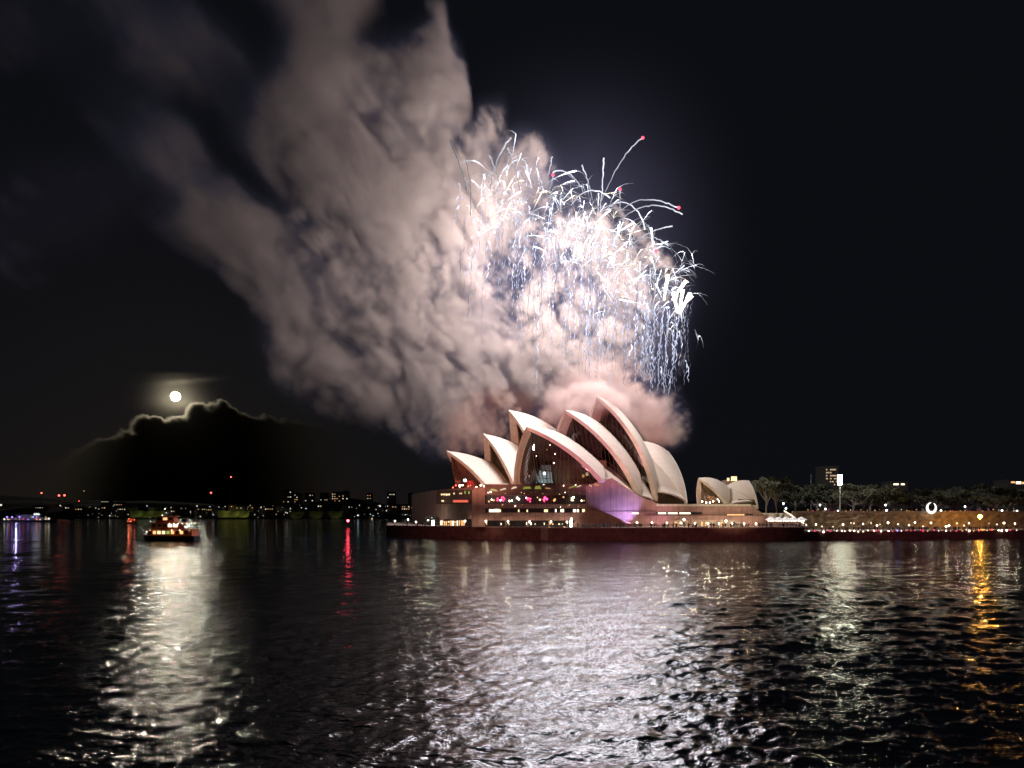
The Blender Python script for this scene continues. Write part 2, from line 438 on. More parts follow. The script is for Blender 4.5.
# north face
mb = MB(); panel(mb, nfac, 437, 471.5, 490, 505, -2, .3); opart(mb, 'north_parapet', GRAN2)
mb = MB(); panel(mb, nfac, 434, 471.8, 504, 519, -2, .8); opart(mb, 'north_wall', GRAN)
mb = MB(); panel(mb, nfac, 437, 471, 519, yb + 1, -3, -1.2); nb = opart(mb, 'restaurant_front', DARK)
for i in range(13):
    x = 437 + i * 2.2
    mb = MB(); panel(mb, nfac, x, x + rnd.uniform(.9, 1.8), 520 + rnd.uniform(0, 1.5), 525.5, -1.1, -.8); child(mb, 'lit_window', rnd.choice([YWIN, CWIN, OWIN]), nb)
mb = MB(); panel(mb, nfac, 453, 468, 500, 502.3, .32, .45); opart(mb, 'slot_window', emis('red_window', (1, .16, .1), .9))
for x0, x1, y0, y1, m in ((441, 450, 493.5, 495.5, YWIN), (452, 464, 492.5, 494.5, YWIN), (464.5, 470, 490.8, 494, GREN), (441.5, 444.5, 500, 502, YWIN)):  # upper glowing panes added in place of the foyer's lit ceilings
    k = max(2, int((x1 - x0) / 1.5))
    for i in range(k):
        if rnd.random() < .8:
            a_ = x0 + (x1 - x0) * i / k; mb = MB(); panel(mb, nfac, a_, a_ + (x1 - x0) / k * rnd.uniform(.5, .95), y0 + rnd.uniform(0, .8), y1 - rnd.uniform(0, .5), .32, .5); opart(mb, 'lit_window', m if rnd.random() < .7 else rnd.choice([OWIN, YWIN]))

# ---- sails
class Hall:
    def __init__(s, O, th): s.O = Vector((*O, 0)); t = R(th); s.n = Vector((-math.cos(t), -math.sin(t), 0)); s.w = Vector((math.sin(t), -math.cos(t), 0))
    def p(s, u, v, z): return s.O + s.n * u + s.w * v + Vector((0, 0, z))

def sph_center(A, B, C, rad):
    ab, ac = B - A, C - A; nrm = ab.cross(ac)
    c0 = A + (ac.length_squared * nrm.cross(ab) * -1 + ab.length_squared * nrm.cross(ac) * -1) / (2 * nrm.length_squared) * -1
    # standard circumcentre
    c0 = A + (nrm.cross(ab) * ac.length_squared + ac.cross(nrm) * ab.length_squared) / (2 * nrm.length_squared)
    r2 = (A - c0).length_squared; rad = max(rad, math.sqrt(r2) * 1.02)
    h = math.sqrt(rad * rad - r2); nn = nrm.normalized()
    return c0, nn, h, rad

def slerp(C, A, B, t, rad):
    a, b = (A - C), (B - C); om = a.angle(b)
    if om < 1e-5: return A.copy()
    return C + (a * math.sin((1 - t) * om) + b * math.sin(t * om)) / math.sin(om)

def half_shell(T, Pf, B, rad):
    """outer surface of one half in hall coordinates (u, v, z): rows run along the ridge, columns from foot to ridge"""
    c0, nn, h, rad = sph_center(T, Pf, B, rad)
    cen = (T + Pf + B) / 3; inward = Vector((0, -1 if Pf.v_sign > 0 else 1, -1.0)) if False else None
    a, b = c0 + nn * h, c0 - nn * h
    score = lambda c: (c.z - cen.z) + (-1 if cen.y > 0 else 1) * (cen.y - c.y) * -1 * -1 * (1)
    # the centre lies lower and on the far side of the axis
    side = 1 if Pf.y > 0 else -1
    key = lambda c: c.z + side * c.y
    C = a if key(a) < key(b) else b
    # ridge: the circle where the sphere meets the plane v = 0
    rc = math.sqrt(max(rad * rad - C.y * C.y, 1e-6)); cc = Vector((C.x, 0, C.z))
    tt, tb = math.atan2(T.z - cc.z, T.x - cc.x), math.atan2(B.z - cc.z, B.x - cc.x)
    d = (tb - tt + math.pi) % (2 * math.pi) - math.pi
    NR, NC = 22, 18; rows = []
    for i in range(NR + 1):
        t = tt + d * i / NR; Q = Vector((cc.x + rc * math.cos(t), 0, cc.z + rc * math.sin(t)))
        rows.append([slerp(C, Pf, Q, .035 + .965 * j / NC, rad) for j in range(NC + 1)])
    return rows, C

def make_shell(H, T, foot, B, rad=75, thick=1.3, name='roof_shell', label=None, rimw=1.55):
    """T, B: (u, z) of tip and back of the ridge; foot: (u, half width, z). Tile skin over concrete, one mesh; its mouth rib is a sub-part"""
    tile = MB(); rim = MB(); rims = []
    for side in (1, -1):
        rows, C = half_shell(Vector((T[0], 0, T[1])), Vector((foot[0], side * foot[1], foot[2])), Vector((B[0], 0, B[1])), rad)
        n, c = len(rows), len(rows[0])
        out = [H.p(*q) for r in rows for q in r]
        inn = []
        for i, r in enumerate(rows):
            for j, q in enumerate(r):
                th = thick * (1.15 - .35 * j / (c - 1))
                qi = q + (C - q).normalized() * th
                if j == c - 1: qi.y = 0
                inn.append(H.p(*qi))
        k = n * c; fs = []; mi = []
        def quad(a, b, cc, d, flip): return (a, b, cc, d) if flip else (a, d, cc, b)
        fl = (side == 1)
        F1 = [quad(i * c + j, i * c + j + 1, (i + 1) * c + j + 1, (i + 1) * c + j, fl) for i in range(n - 1) for j in range(c - 1)]
        F2 = [quad(k + i * c + j, k + i * c + j + 1, k + (i + 1) * c + j + 1, k + (i + 1) * c + j, not fl) for i in range(n - 1) for j in range(c - 1)]
        tile.add(out + inn, F1, 0); base = len(tile.v) - len(out) - len(inn)
        for f in F2: tile.f.append(tuple(q + base for q in f)); tile.m.append(1)
        i = n - 1
        for j in range(c - 1): tile.f.append((base + i * c + j, base + i * c + j + 1, base + k + i * c + j + 1, base + k + i * c + j)); tile.m.append(1)
        for i in range(n - 1): tile.f.append((base + i * c, base + (i + 1) * c, base + k + (i + 1) * c, base + k + i * c)); tile.m.append(1)
        # mouth rib: a deeper band along the opening edge, set just proud of the skin's edge
        du = 1 if T[0] > B[0] else -1
        ro = []
        for j in range(c):
            q = rows[0][j]; ci = (C - q).normalized(); dep = (rimw or 2.3) * (1.25 - .5 * j / (c - 1))
            a = q + Vector((du * .25, 0, 0)) - ci * .12; b_ = q + ci * dep + Vector((du * .25, 0, 0))
            a2 = q - Vector((du * .7, 0, 0)) - ci * .12; b2 = q + ci * dep - Vector((du * .7, 0, 0))
            if j == c - 1:
                for e in (a, b_, a2, b2): e.y = 0
            ro.append([H.p(*e) for e in (a, b_, b2, a2)])
        vs = [e for r in ro for e in r]
        rim.add(vs, [(4 * j + e, 4 * j + (e + 1) % 4, 4 * (j + 1) + (e + 1) % 4, 4 * (j + 1) + e) for j in range(c - 1) for e in range(4)] + [(0, 1, 2, 3)])
        rims.append((rows[0], C, du))
    o = opart(tile, name, [TILE, CONC], True, label)
    NRr, NCc = 23, 19; rib = []; alo = []
    for side in range(2):
        for layer in range(2):
            for i in range(NRr):
                for j in range(NCc): rib.append(i / (NRr - 1)); alo.append(j / (NCc - 1))
    for nm, vals in (('rib_index', rib), ('along_rib', alo)):
        at = o.data.attributes.new(nm, 'FLOAT', 'POINT'); at.data.foreach_set('value', np.array(vals, np.float32))
    child(rim, 'rim', CONC, o)
    return rims

def mouth_glass(H, rims, foot, bulge, inset=2.2, zb=None, cols=18, lift=.0):
    """faceted glass hung behind the rim and swelling forward at its foot"""
    zb = foot[2] if zb is None else zb
    (rw, C, du), (re, C2, _) = rims
    top = [q + (C - q).normalized() * 2.0 - Vector((du * inset, 0, 0)) for q in rw[2:]]
    top[-1].y = 0
    tops = [q for q in top] + [Vector((q.x, -q.y, q.z)) for q in top[-2::-1]]
    wv = abs(tops[0].y); vs = []; NZ = 6
    for q in tops:
        f = 1 - (q.y / wv) ** 2
        bx = foot[0] - du * inset + du * bulge * f
        for k in range(NZ + 1):
            t = k / NZ; s_ = t ** 1.7
            vs.append(Vector((q.x + (bx - q.x) * s_, q.y, q.z + (min(zb, q.z - .01) - q.z) * t)))
    g = MB(); fr = MB(); n = len(tops)
    wp = [H.p(*q) for q in vs]
    g.add(wp, [(i * (NZ + 1) + k, (i + 1) * (NZ + 1) + k, (i + 1) * (NZ + 1) + k + 1, i * (NZ + 1) + k + 1) for i in range(n - 1) for k in range(NZ)])
    o = opart(g, 'glass_wall', GLASS)
    for i in range(1, n - 1, 1): fr.tube(wp[i * (NZ + 1):(i + 1) * (NZ + 1)], .16, 4)
    for k in (2, 4, 5): fr.tube([wp[i * (NZ + 1) + k] for i in range(n)], .13, 4)
    child(fr, 'glazing_frame', mat('bronze_frame', (.16, .11, .07), .5, .1, 1, .5, .6), o)
    return o

def side_patch(H, A, B, C, bulge, name='side_shell', m=TILE):
    """small curved triangle that closes the gap between two sails, on both sides of the hall"""
    for side in (1, -1):
        pts = [Vector((a[0], a[1] * side, a[2])) for a in (A, B, C)]
        nrm = (pts[1] - pts[0]).cross(pts[2] - pts[0]).normalized()
        if nrm.y * side < 0: nrm = -nrm
        N = 8; vs = []; ix = {}
        for i in range(N + 1):
            for j in range(N + 1 - i):
                a, b = i / N, j / N; c = 1 - a - b
                q = pts[0] * c + pts[1] * a + pts[2] * b + nrm * bulge * (a * b + b * c + a * c) * 3
                ix[i, j] = len(vs); vs.append(H.p(*q))
        fs = []
        for i in range(N):
            for j in range(N - i):
                fs.append((ix[i, j], ix[i + 1, j], ix[i, j + 1]))
                if j < N - i - 1: fs.append((ix[i + 1, j], ix[i + 1, j + 1], ix[i, j + 1]))
        n0 = len(vs); off = H.p(*(-nrm * .8)) - H.p(0, 0, 0)
        mb = MB(); mb.add(vs + [q + off for q in vs], fs + [tuple(k + n0 for k in f[::-1]) for f in fs])
        bd = [ix[i, 0] for i in range(N + 1)] + [ix[N - j, j] for j in range(1, N + 1)] + [ix[0, N - k] for k in range(1, N)]
        mb.f += [(bd[k], bd[(k + 1) % len(bd)], bd[(k + 1) % len(bd)] + n0, bd[k] + n0) for k in range(len(bd))]; mb.m += [0] * len(bd)
        opart(mb, name, m, True)

near = Hall((19.6, 303.7), 45)
r1 = make_shell(near, (18.8, 47.1), (0, 26.5, 23.5), (-26, 36.5))
mouth_glass(near, r1, (0, 26.5, 23.5), 13, 2.2, 22.2)
r2 = make_shell(near, (-5.6, 56.8), (-25.8, 26.5, 17.4), (-52, 40))
mouth_glass(near, r2, (-25.8, 26.5, 17.4), 2, 5, 16)
r3 = make_shell(near, (-28.5, 65.8), (-46, 21.5, 15.4), (-67, 45))
mouth_glass(near, r3, (-45, 21.5, 15.4), 2, 6, 15)
r4 = make_shell(near, (-89, 43.8), (-75, 20, 14.6), (-57, 46), name='rear_shell')
mouth_glass(near, r4, (-75, 20, 14.6), 5, 2.2, 14.2)
side_patch(near, (-2, 25.5, 24.5), (-25, 25.5, 18.5), (-22, 4, 37), 1.2)
side_patch(near, (-28, 25.5, 18.5), (-44, 21, 16.5), (-48, 3, 40), 1.2)
side_patch(near, (-48, 21, 21), (-73, 19.5, 17.5), (-60, 2, 45), 1.5)
# dark clerestory under the rear side shell
mb = MB()
mb.slab([near.p(-47, 20.6, 14.4), near.p(-74, 19.2, 14.4), near.p(-73, 19.0, 18), near.p(-62, 18.6, 20), near.p(-48, 20.2, 21.5)],
        [near.p(-47, 19.6, 14.4), near.p(-74, 18.2, 14.4), near.p(-73, 18, 18), near.p(-62, 17.6, 20), near.p(-48, 19.2, 21.5)])
opart(mb, 'side_glazing', mat('dark_bronze_glass', (.05, .035, .02), .15, .2, .6))

far = Hall((-18, 348.5), 22)
f1 = make_shell(far, (15.3, 41.7), (0, 20, 22.3), (-23, 27.5))
fg = mouth_glass(far, f1, (0, 20, 22.3), 12, 2.2, 22)
f2 = make_shell(far, (-4.1, 51), (-13, 20, 24), (-38, 36))
mouth_glass(far, f2, (-13, 20, 24), 2, 3, 22)
f3 = make_shell(far, (-17.8, 63.8), (-31, 20, 22.4), (-60, 40))
mouth_glass(far, f3, (-31, 20, 22.4), 2, 4, 22)
make_shell(far, (-80, 42), (-68, 18, 18), (-52, 42), name='rear_shell')
side_patch(far, (-2, 19.6, 22.6), (-13, 19.4, 23.5), (-19, 3, 28.5), 1)

ben = Hall((86.3, 298), 28)
b1 = make_shell(ben, (7.6, 25.9), (0, 9, 14.6), (-11, 21.4), 30, .7, rimw=1.1)
mouth_glass(ben, b1, (0, 9, 14.6), 4, 1, 14.4)
b2 = make_shell(ben, (-21.5, 25.4), (-17.6, 9, 12.4), (-7, 22.2), 30, .7, name='rear_shell', rimw=1.1)
mouth_glass(ben, b2, (-17.6, 9, 12.4), 3, 1, 12)
side_patch(ben, (-1.5, 8.8, 15), (-16, 8.6, 16), (-9, 1, 22), .8)
mb = MB(); mb.slab([ben.p(-3, 8.7, 14.4), ben.p(-17, 8.7, 14.4), ben.p(-16, 8.4, 16.8), ben.p(-7, 8.4, 16.8)], [ben.p(-3, 8, 14.4), ben.p(-17, 8, 14.4), ben.p(-16, 7.7, 16.8), ben.p(-7, 7.7, 16.8)])
opart(mb, 'side_glazing', MATS['dark_bronze_glass'])

# foyers behind the glass
def foyer(H, u0, u1, v, z0, z1, m, name='foyer_wall'):
    mb = MB(); N = 9
    pl = []
    for i in range(N + 1):
        t = math.pi * i / N; pl.append(H.p(u1 + (u0 - u1) * math.sin(t), v * math.cos(t), 0).to_2d())
    mb.prism([tuple(q) for q in pl], z0, z1); return opart(mb, name, m)
foyer(near, 2, -16, 15, 22.1, 34, mat('foyer_timber', (.22, .13, .08), .6))
foyer(far, 5, -8, 11, 22.1, 27, mat('foyer_red', (.5, .06, .05), .6))
foyer(ben, 2, -6, 6, 14.5, 18, MATS['foyer_timber'])
mb = MB()   # pale lit stair wall in the glazed foyer
mb.slab([P(536, 483, 301), P(553, 483, 301), P(551, 465, 303), P(541, 465, 303)], [P(536, 483, 302.5), P(553, 483, 302.5), P(551, 465, 304.5), P(541, 465, 304.5)])
opart(mb, 'stair_wall', mat('pale_wall', (.7, .78, .78), .6))
for x, y, m, rr_ in ((544.5, 473.5, CLAMP_, .7), (587, 474, YWIN, .8), (583, 476, OWIN, .7), (555, 454, WLAMP, .25), (536, 456, WLAMP, .3), (550, 445, WLAMP, .2), (554, 463, WLAMP, .3), (547, 449.5, OWIN, .3)):
    mb = MB(); mb.ball(P(x, y, 297), rr_, 0, 8, 6); opart(mb, 'foyer_lamp', m)
lamp('POINT', 'foyer_lamp_light', P(544.5, 476, 296), 900, (.7, .95, 1), OH, .4)
lamp('POINT', 'foyer_lamp_light', near.p(4, 8, 26), 500, (1, .75, .5), OH, .4)
lamp('POINT', 'red_lounge_light', far.p(8, 3, 26.5), 3500, (1, .12, .08), OH, .4)
lamp('POINT', 'restaurant_light', ben.p(3, 2, 18), 800, (1, .6, .25), OH, .4)
mb = MB(); mb.ball(P(465, 480.5, 342), .9); opart(mb, 'foyer_lamp', CLAMP_)
for i in range(16):
    x = rnd.uniform(452, 486); y = rnd.uniform(485, 491)
    mb = MB(); mb.ball(P(x, y, 338 - (x - 452) * .2), .35, 0, 6, 4); opart(mb, 'lounge_lamp', rnd.choice([OWIN, WLAMP, REDL]))
for x in (703, 706, 710, 714, 717, 720):
    mb = MB(); mb.ball(P(x + rnd.uniform(-1, 1), rnd.uniform(499, 503), 293), .3, 0, 6, 4); opart(mb, 'lounge_lamp', WLAMP)
# soffits and terrace furniture under the sails, their lamplight put in as emission
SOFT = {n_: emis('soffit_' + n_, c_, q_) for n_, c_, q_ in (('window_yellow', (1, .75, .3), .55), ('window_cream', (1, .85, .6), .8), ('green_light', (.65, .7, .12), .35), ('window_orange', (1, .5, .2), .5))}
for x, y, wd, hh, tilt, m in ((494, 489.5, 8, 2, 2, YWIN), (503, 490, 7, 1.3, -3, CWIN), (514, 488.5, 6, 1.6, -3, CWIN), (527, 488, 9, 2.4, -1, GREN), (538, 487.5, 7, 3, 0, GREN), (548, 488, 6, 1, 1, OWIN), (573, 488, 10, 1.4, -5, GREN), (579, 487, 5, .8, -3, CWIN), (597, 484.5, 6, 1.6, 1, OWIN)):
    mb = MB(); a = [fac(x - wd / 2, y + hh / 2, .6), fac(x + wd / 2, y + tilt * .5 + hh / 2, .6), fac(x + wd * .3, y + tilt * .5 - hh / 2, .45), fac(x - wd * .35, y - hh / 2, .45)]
    mb.slab(a, [q + Vector((0, .2, .0)) for q in a]); opart(mb, 'glowing_soffit', SOFT[m.name])
mb = MB(); panel(mb, fac, 484, 604, 484.2, 486.2, -5, -.5); opart(mb, 'glass_wall_base', GRAN2)
for x, y in ((611, 484), (613, 485.5)):
    mb = MB(); mb.ball(fac(x, y, -3), .5); opart(mb, 'foyer_lamp', WLAMP)
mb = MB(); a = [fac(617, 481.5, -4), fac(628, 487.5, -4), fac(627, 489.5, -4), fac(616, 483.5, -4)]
mb.slab(a, [q + Vector((0, .5, 0)) for q in a]); opart(mb, 'glowing_soffit', OWIN)
mb = MB()
for x0, x1, y0, y1 in ((727, 729, 478.5, 482), (731, 736, 476.5, 481),):
    panel(mb, lambda x, y, o: P(x, y, 345 - o), x0, x1, y0, y1, 0, 1)

# ------------------------------------------------------------------ quay
mb = MB(); mb.prism([(p[0], p[1] + 1.2) for p in SEA[:4]] + [(117, 430), (-77, 430)], -2, DECK); tag(mb.build('promenade', PAVE), 'stone paved broadwalk around the opera house', 'promenade', kind='structure')
def wall_strip(pts, th, z0, z1, mbb):
    fr = [Vector((*p, 0)) for p in pts]
    for a, b in zip(fr[:-1], fr[1:]):
        d = (b - a).normalized(); nn = Vector((-d.y, d.x, 0)); 
        mbb.prism([tuple(a.to_2d()), tuple(b.to_2d()), tuple((b + nn * th).to_2d()), tuple((a + nn * th).to_2d())], z0, z1)
sw_ = empty('seawall', (30, 271, 0), 'long reddish stone seawall below the opera house broadwalk', 'seawall')
mb = MB(); wall_strip(SEA[:4], 1.15, -2, DECK - .35, mb); mb.build('wall_face', SEAW, sw_)
mb = MB(); wall_strip([(p[0], p[1] - .25) for p in SEA[:4]], 1.7, DECK - .35, DECK + .12, mb); mb.build('coping', mat('coping_stone', (.36, .22, .18), .7), sw_)
mb = MB(); panel(mb, lambda x, y, o: P(x, y, 272 - o), 541, 548, 527, 540, -.4, 1.3); mb.build('landing_buttress', mat('buttress_stone', (.34, .24, .18), .8), sw_)
mb = MB(); mb.prism([(p[0], p[1] + 1.2) for p in SEA[3:]] + [(430, 420), (117, 420)], -2, 3.6); tag(mb.build('lower_concourse', PAVE), 'lower waterside concourse crowded with spectators', 'promenade', kind='structure')
s2 = empty('seawall', (170, 288, 0), 'low seawall edged with pink and violet lights beneath the crowded concourse', 'seawall')
mb = MB(); wall_strip(SEA[3:], 1.15, -2, 3.3, mb); mb.build('wall_face', SEAW, s2)
mb = MB(); wall_strip([(p[0], p[1] - .25) for p in SEA[3:]], 1.7, 3.3, 3.75, mb); mb.build('coping', MATS['coping_stone'], s2)
def seaY(x):
    k = (x - 512) / F
    for a, b in zip(SEA[:-1], SEA[1:]):
        dx, dy = b[0] - a[0], b[1] - a[1]; t = (k * a[1] - a[0]) / (dx - k * dy)
        if 0 <= t <= 1: return a[1] + dy * t
    return 317 if x < 512 else 320
def deck(x, off, z=None):
    Y = seaY(x) + off; return Vector(((x - 512) / F * Y, Y, (DECK if x < 807 else 3.6) if z is None else z))
# edge lights of the concourse
for i in range(46):
    x = 809 + i * 4.6 + rnd.uniform(-1.5, 1.5)
    p = deck(x, -.3, rnd.uniform(3.4, 3.9)); 
    mb = MB(); mb.ball(p, rnd.uniform(.18, .4), 0, 6, 4)
    mb.build('edge_light', rnd.choice([PINK, VIOL, CWIN, WLAMP, PINK]) if x < 905 else rnd.choice([PINK, OWIN, CWIN, PINK, WLAMP]), s2)

# bollard rail along the broadwalk
rail = empty('handrail', deck(690, .6), 'thin dark metal handrail along the broadwalk edge', 'handrail')
mb = MB(); pts = [deck(x, .5) + Vector((0, 0, 1.05)) for x in range(388, 806, 6)]; mb.tube(pts, .05, 4); mb.build('top_rail', METAL, rail)
for x in range(388, 806, 6):
    mb = MB(); p = deck(x, .5); mb.tube([p, p + Vector((0, 0, 1.05))], .05, 4); mb.build('post', METAL, rail)

# ------------------------------------------------------------------ lamps
def street_lamp(base, h, label, group, power=260, col=(1, .74, .45), rr_=.34, m=WLAMP, light=True):
    t = empty('street_lamp', base, label, 'street lamp', group)
    mb = MB(); mb.tube([base, base + Vector((0, 0, .4)), base + Vector((0, 0, h - rr_))], [.16, .09, .07], 6); mb.build('post', METAL, t)
    mb = MB(); mb.ball(base + Vector((0, 0, h)), rr_, 0, 8, 6); mb.build('globe', m, t, True)
    if light: lamp('POINT', 'globe_light', base + Vector((0, -.2, h - rr_ - .35)), power, col, t, .15)
    return t
for x, y in ((395, 521), (408, 519.5), (416, 522), (428, 520)):
    street_lamp(deck(x, 9), CH + (HY - y) / F * (seaY(x) + 9) - DECK, 'globe lamp on the bare northern end of the broadwalk', 'lamps on the northern broadwalk', 160)
for x in (465, 486, 508, 529.5, 551, 567, 587, 605, 621, 637, 652, 667, 681, 695, 708, 719, 732, 744, 756):
    y = 521 + (x - 465) / 290 * 2.8; p = fac(x, 500, 3.0); p.z = DECK
    street_lamp(p, CH + (HY - y) / F * p.y - DECK, 'warm globe lamp before the granite podium wall', 'lamps along the podium wall', 300)
for x, y in ((571.5, 519), (684, 519.5), (726, 521)):
    p = fac(x, 500, 6); p.z = DECK
    street_lamp(p, CH + (HY - y) / F * p.y - DECK, 'taller white globe lamp standing out before the podium wall', 'taller lamps on the broadwalk', 300, (1, .95, .9), .42)
pyl = empty('light_pylon', fac(571, 500, 6.5), 'bright white lit pylon on the broadwalk before the colonnade', 'pylon'); pyl.location.z = DECK
mb = MB(); p = fac(571, 500, 7.5); mb.box(p.x - .45, p.x + .45, p.y - .4, p.y + .4, DECK, DECK + 2.9); mb.build('light_box', emis('pylon', (.9, 1, 1), 4), pyl)
pyl = empty('light_pylon', nfac(432, 500, 6), 'bright white lit pylon at the northern corner of the podium', 'pylon'); pyl.location.z = DECK
p = nfac(433, 500, 6); mb = MB(); mb.box(p.x - .6, p.x + .6, p.y - .5, p.y + .5, DECK, DECK + 3.6); mb.build('light_box', MATS['pylon'], pyl)

# concourse and upper-level lamps to the south
for x in (816, 822, 833, 843, 851, 854, 863, 871, 877, 880, 888, 898, 909, 915, 923, 931, 946, 949, 957, 964, 969, 989, 997, 1004, 1015):
    p = deck(x, 15); street_lamp(p, CH + (HY - rnd.uniform(522.5, 527)) / F * p.y - p.z, 'small globe lamp on the lower concourse before the sandstone wall', 'lamps on the lower concourse', rnd.uniform(25, 110), (1, rnd.uniform(.65, .9), rnd.uniform(.35, .7)), rnd.uniform(.2, .4), rnd.choice([WLAMP, YWIN, CWIN, WLAMP]))
def gz(x, y, Y): return P(x, y, Y)
for x, y, Y in ((783.5, 503.5, 330), (786, 508.5, 325), (820, 505, 335), (825.5, 509, 330), (885.5, 505, 336), (886.5, 510.5, 332), (941, 510.5, 334), (965, 506.5, 338), (1002, 510.5, 340), (1017, 511, 340), (838, 511, 330)):
    p = P(x, y, Y); b = Vector((p.x, p.y, 11.0 if x > 800 else 6)); 
    street_lamp(b, max(.9, p.z - b.z), 'small white lamp among the trees above the sandstone wall', 'lamps above the sandstone wall', 90, (.95, .95, .8), .38, CLAMP_)
ol = street_lamp(deck(980, 17), CH + (HY - 516.5) / F * (seaY(980) + 17) - 3.6, 'strong orange lamp glowing against the sandstone wall', None, 8000, (1, .42, .05), .8, emis('lamp_orange', (1, .5, .1), 45))

# ------------------------------------------------------------------ land to the south
mb = MB(); mb.prism([(126, 312), (232, 330), (430, 365), (900, 600), (900, 1200), (100, 1200), (100, 440), (124, 350)], 1, 10.9); tag(mb.build('upper_ground', SOIL), 'dark parkland above the sandstone wall', 'ground', kind='structure')
cl = empty('sandstone_wall', (200, 322, 3.6), 'rough pale sandstone retaining wall behind the lower concourse', 'wall')
def cliff():
    m = MB(); pts = [(124, 350), (126, 311.5), (232, 329.5), (430, 364.5)]; vs = []; cols = []
    for a, b in zip(pts[:-1], pts[1:]):
        n = int(math.hypot(b[0] - a[0], b[1] - a[1]) / 2.2)
        cols += [(a[0] + (b[0] - a[0]) * i / n, a[1] + (b[1] - a[1]) * i / n) for i in range(n)]
    H_ = 6
    for c in cols:
        for k in range(H_):
            j = rnd.uniform(-.5, .5) if 0 < k < H_ - 1 else 0
            vs.append((c[0] + j * .3, c[1] - .15 + j - (1 - k / (H_ - 1)) * 1.0, 3.5 + 7.5 * k / (H_ - 1)))
    n = len(cols)
    m.add(vs, [(i * H_ + k, (i + 1) * H_ + k, (i + 1) * H_ + k + 1, i * H_ + k + 1) for i in range(n - 1) for k in range(H_ - 1)])
    return m
cliff().build('rock_face', CLIFF, cl)
mb = MB(); wall_strip([(126, 311.0), (232, 329.0), (430, 364)], .5, 10.9, 11.9, mb); mb.build('parapet', mat('parapet_stone', (.3, .25, .2), .8), cl)
# festoon glow at cliff top
for i in range(40):
    x = 808 + i * 5.4 + rnd.uniform(-2, 2); k = (x - 512) / F
    Y = (311.0 - 126 * 18 / 106) / (1 - k * 18 / 106)
    mb = MB(); mb.ball((k * Y, Y - .35, 11.9 + rnd.uniform(0, .8)), rnd.uniform(.1, .22), 0, 6, 4); mb.build('festoon_bulb', rnd.choice([OWIN, PINK, YWIN, OWIN]), cl)

# lit marquee and stair at the forecourt
mq = empty('marquee', fac(783, 500, 6), 'brightly lit white marquee beside the forecourt stairs', 'marquee'); mq.location.z = DECK
mb = MB()
a, b = fac(766, 500, 5.5), fac(803, 500, 5.5)
for i in range(5):
    x0 = a.x + (b.x - a.x) * i / 5; x1 = a.x + (b.x - a.x) * (i + 1) / 5; y0 = a.y - 4; y1 = a.y + 1.5; z = DECK + 2.9
    ap = ((x0 + x1) / 2, (y0 + y1) / 2, z + 1.3)
    mb.add([(x0, y0, z), (x1, y0, z), (x1, y1, z), (x0, y1, z), ap], [(0, 1, 4), (1, 2, 4), (2, 3, 4), (3, 0, 4), (3, 2, 1, 0)])
mb.build('canopy', mat('white_canvas', (.8, .78, .72), .8), mq)
for i in range(6):
    x0 = a.x + (b.x - a.x) * i / 5
    mb = MB(); mb.tube([(x0, a.y - 3.9, DECK), (x0, a.y - 3.9, DECK + 2.9)], .08, 5); mb.build('pole', METAL, mq)
for i in range(5):
    x0 = a.x + (b.x - a.x) * (i + .5) / 5
    mb = MB(); mb.box(x0 - 1.3, x0 + 1.3, a.y - 1.6, a.y - 1.3, DECK + 2.3, DECK + 2.75); mb.build('strip_light', emis('strip', (1, .9, .72), 3), mq)
    lamp('POINT', 'strip_light_glow', (x0, a.y - 2, DECK + 2.0), 40, (1, .85, .6), mq, .3)
rl = empty('stair_rail', P(790, 514, 300), 'sloping lit stair rail running down to the lower concourse', 'stair rail')
mb = MB(); mb.slab([P(784, 511, 304), P(807, 526, 299), P(807, 527.6, 299), P(784, 513, 304)], [P(784, 511, 305), P(807, 526, 300), P(807, 527.6, 300), P(784, 513, 305)]); mb.build('balustrade', mat('pale_coping', (.6, .55, .48)), rl)
mb = MB(); mb.tube([P(784, 510.6, 304), P(807, 525.4, 299)], .18, 5); mb.build('light_strip', CWIN, rl)

# floodlight mast
fm = empty('floodlight_mast', P(842, 513, 316), 'tall floodlight mast blazing white above the sandstone wall', 'floodlight'); fm.location.z = 10.9
mb = MB(); q0, q1 = P(841, 514, 316), P(840, 480, 316); q0.z = 10.9; q0.x = q1.x; mb.tube([q0, q1], [.3, .16], 8); mb.build('mast', mat('galvanised', (.4, .4, .38), .5, .1, 1, .5, .7), fm)
mb = MB(); mb.box(q1.x - 1.1, q1.x + 1.1, q1.y + .2, q1.y + .5, q1.z - 2.4, q1.z + 2.6); mb.build('lamp_frame', METAL, fm)
FLM = emis('floodlamp', (1, .95, .68), 75)
for i in range(2):
    for j in range(4):
        mb = MB(); mb.ball((q1.x - .5 + 1.0 * i, q1.y - .1, q1.z - 1.8 + 1.25 * j), .45, 0, 8, 6); mb.build('floodlamp', FLM, fm)
lamp('POINT', 'floodlamp_light', q1 + Vector((0, -1.5, 0)), 9000, (1, .95, .7), fm, 1.2)

# crescent light sculpture
cs = empty('crescent_sculpture', P(932, 513, 320), 'glowing white crescent ring sculpture on top of the sandstone wall', 'sculpture'); cs.location.z = 10.9
c = P(931.5, 507.6, 320); N = 28
mb = MB(); pts = []; rad = []
for i in range(N + 1):
    t = R(95) + R(325) * i / N; pts.append(c + Vector((2.0 * math.cos(t), 0, 2.3 * math.sin(t)))); rad.append(.12 + .5 * math.sin(math.pi * i / N) ** .8)
mb.tube(pts, rad, 8); mb.build('crescent', emis('crescent', (1, .98, .92), 1.6), cs, True)
mb = MB(); mb.box(c.x - .6, c.x + .6, c.y - .4, c.y + .4, 10.9, c.z - 2.6); mb.build('plinth', CONC, cs)

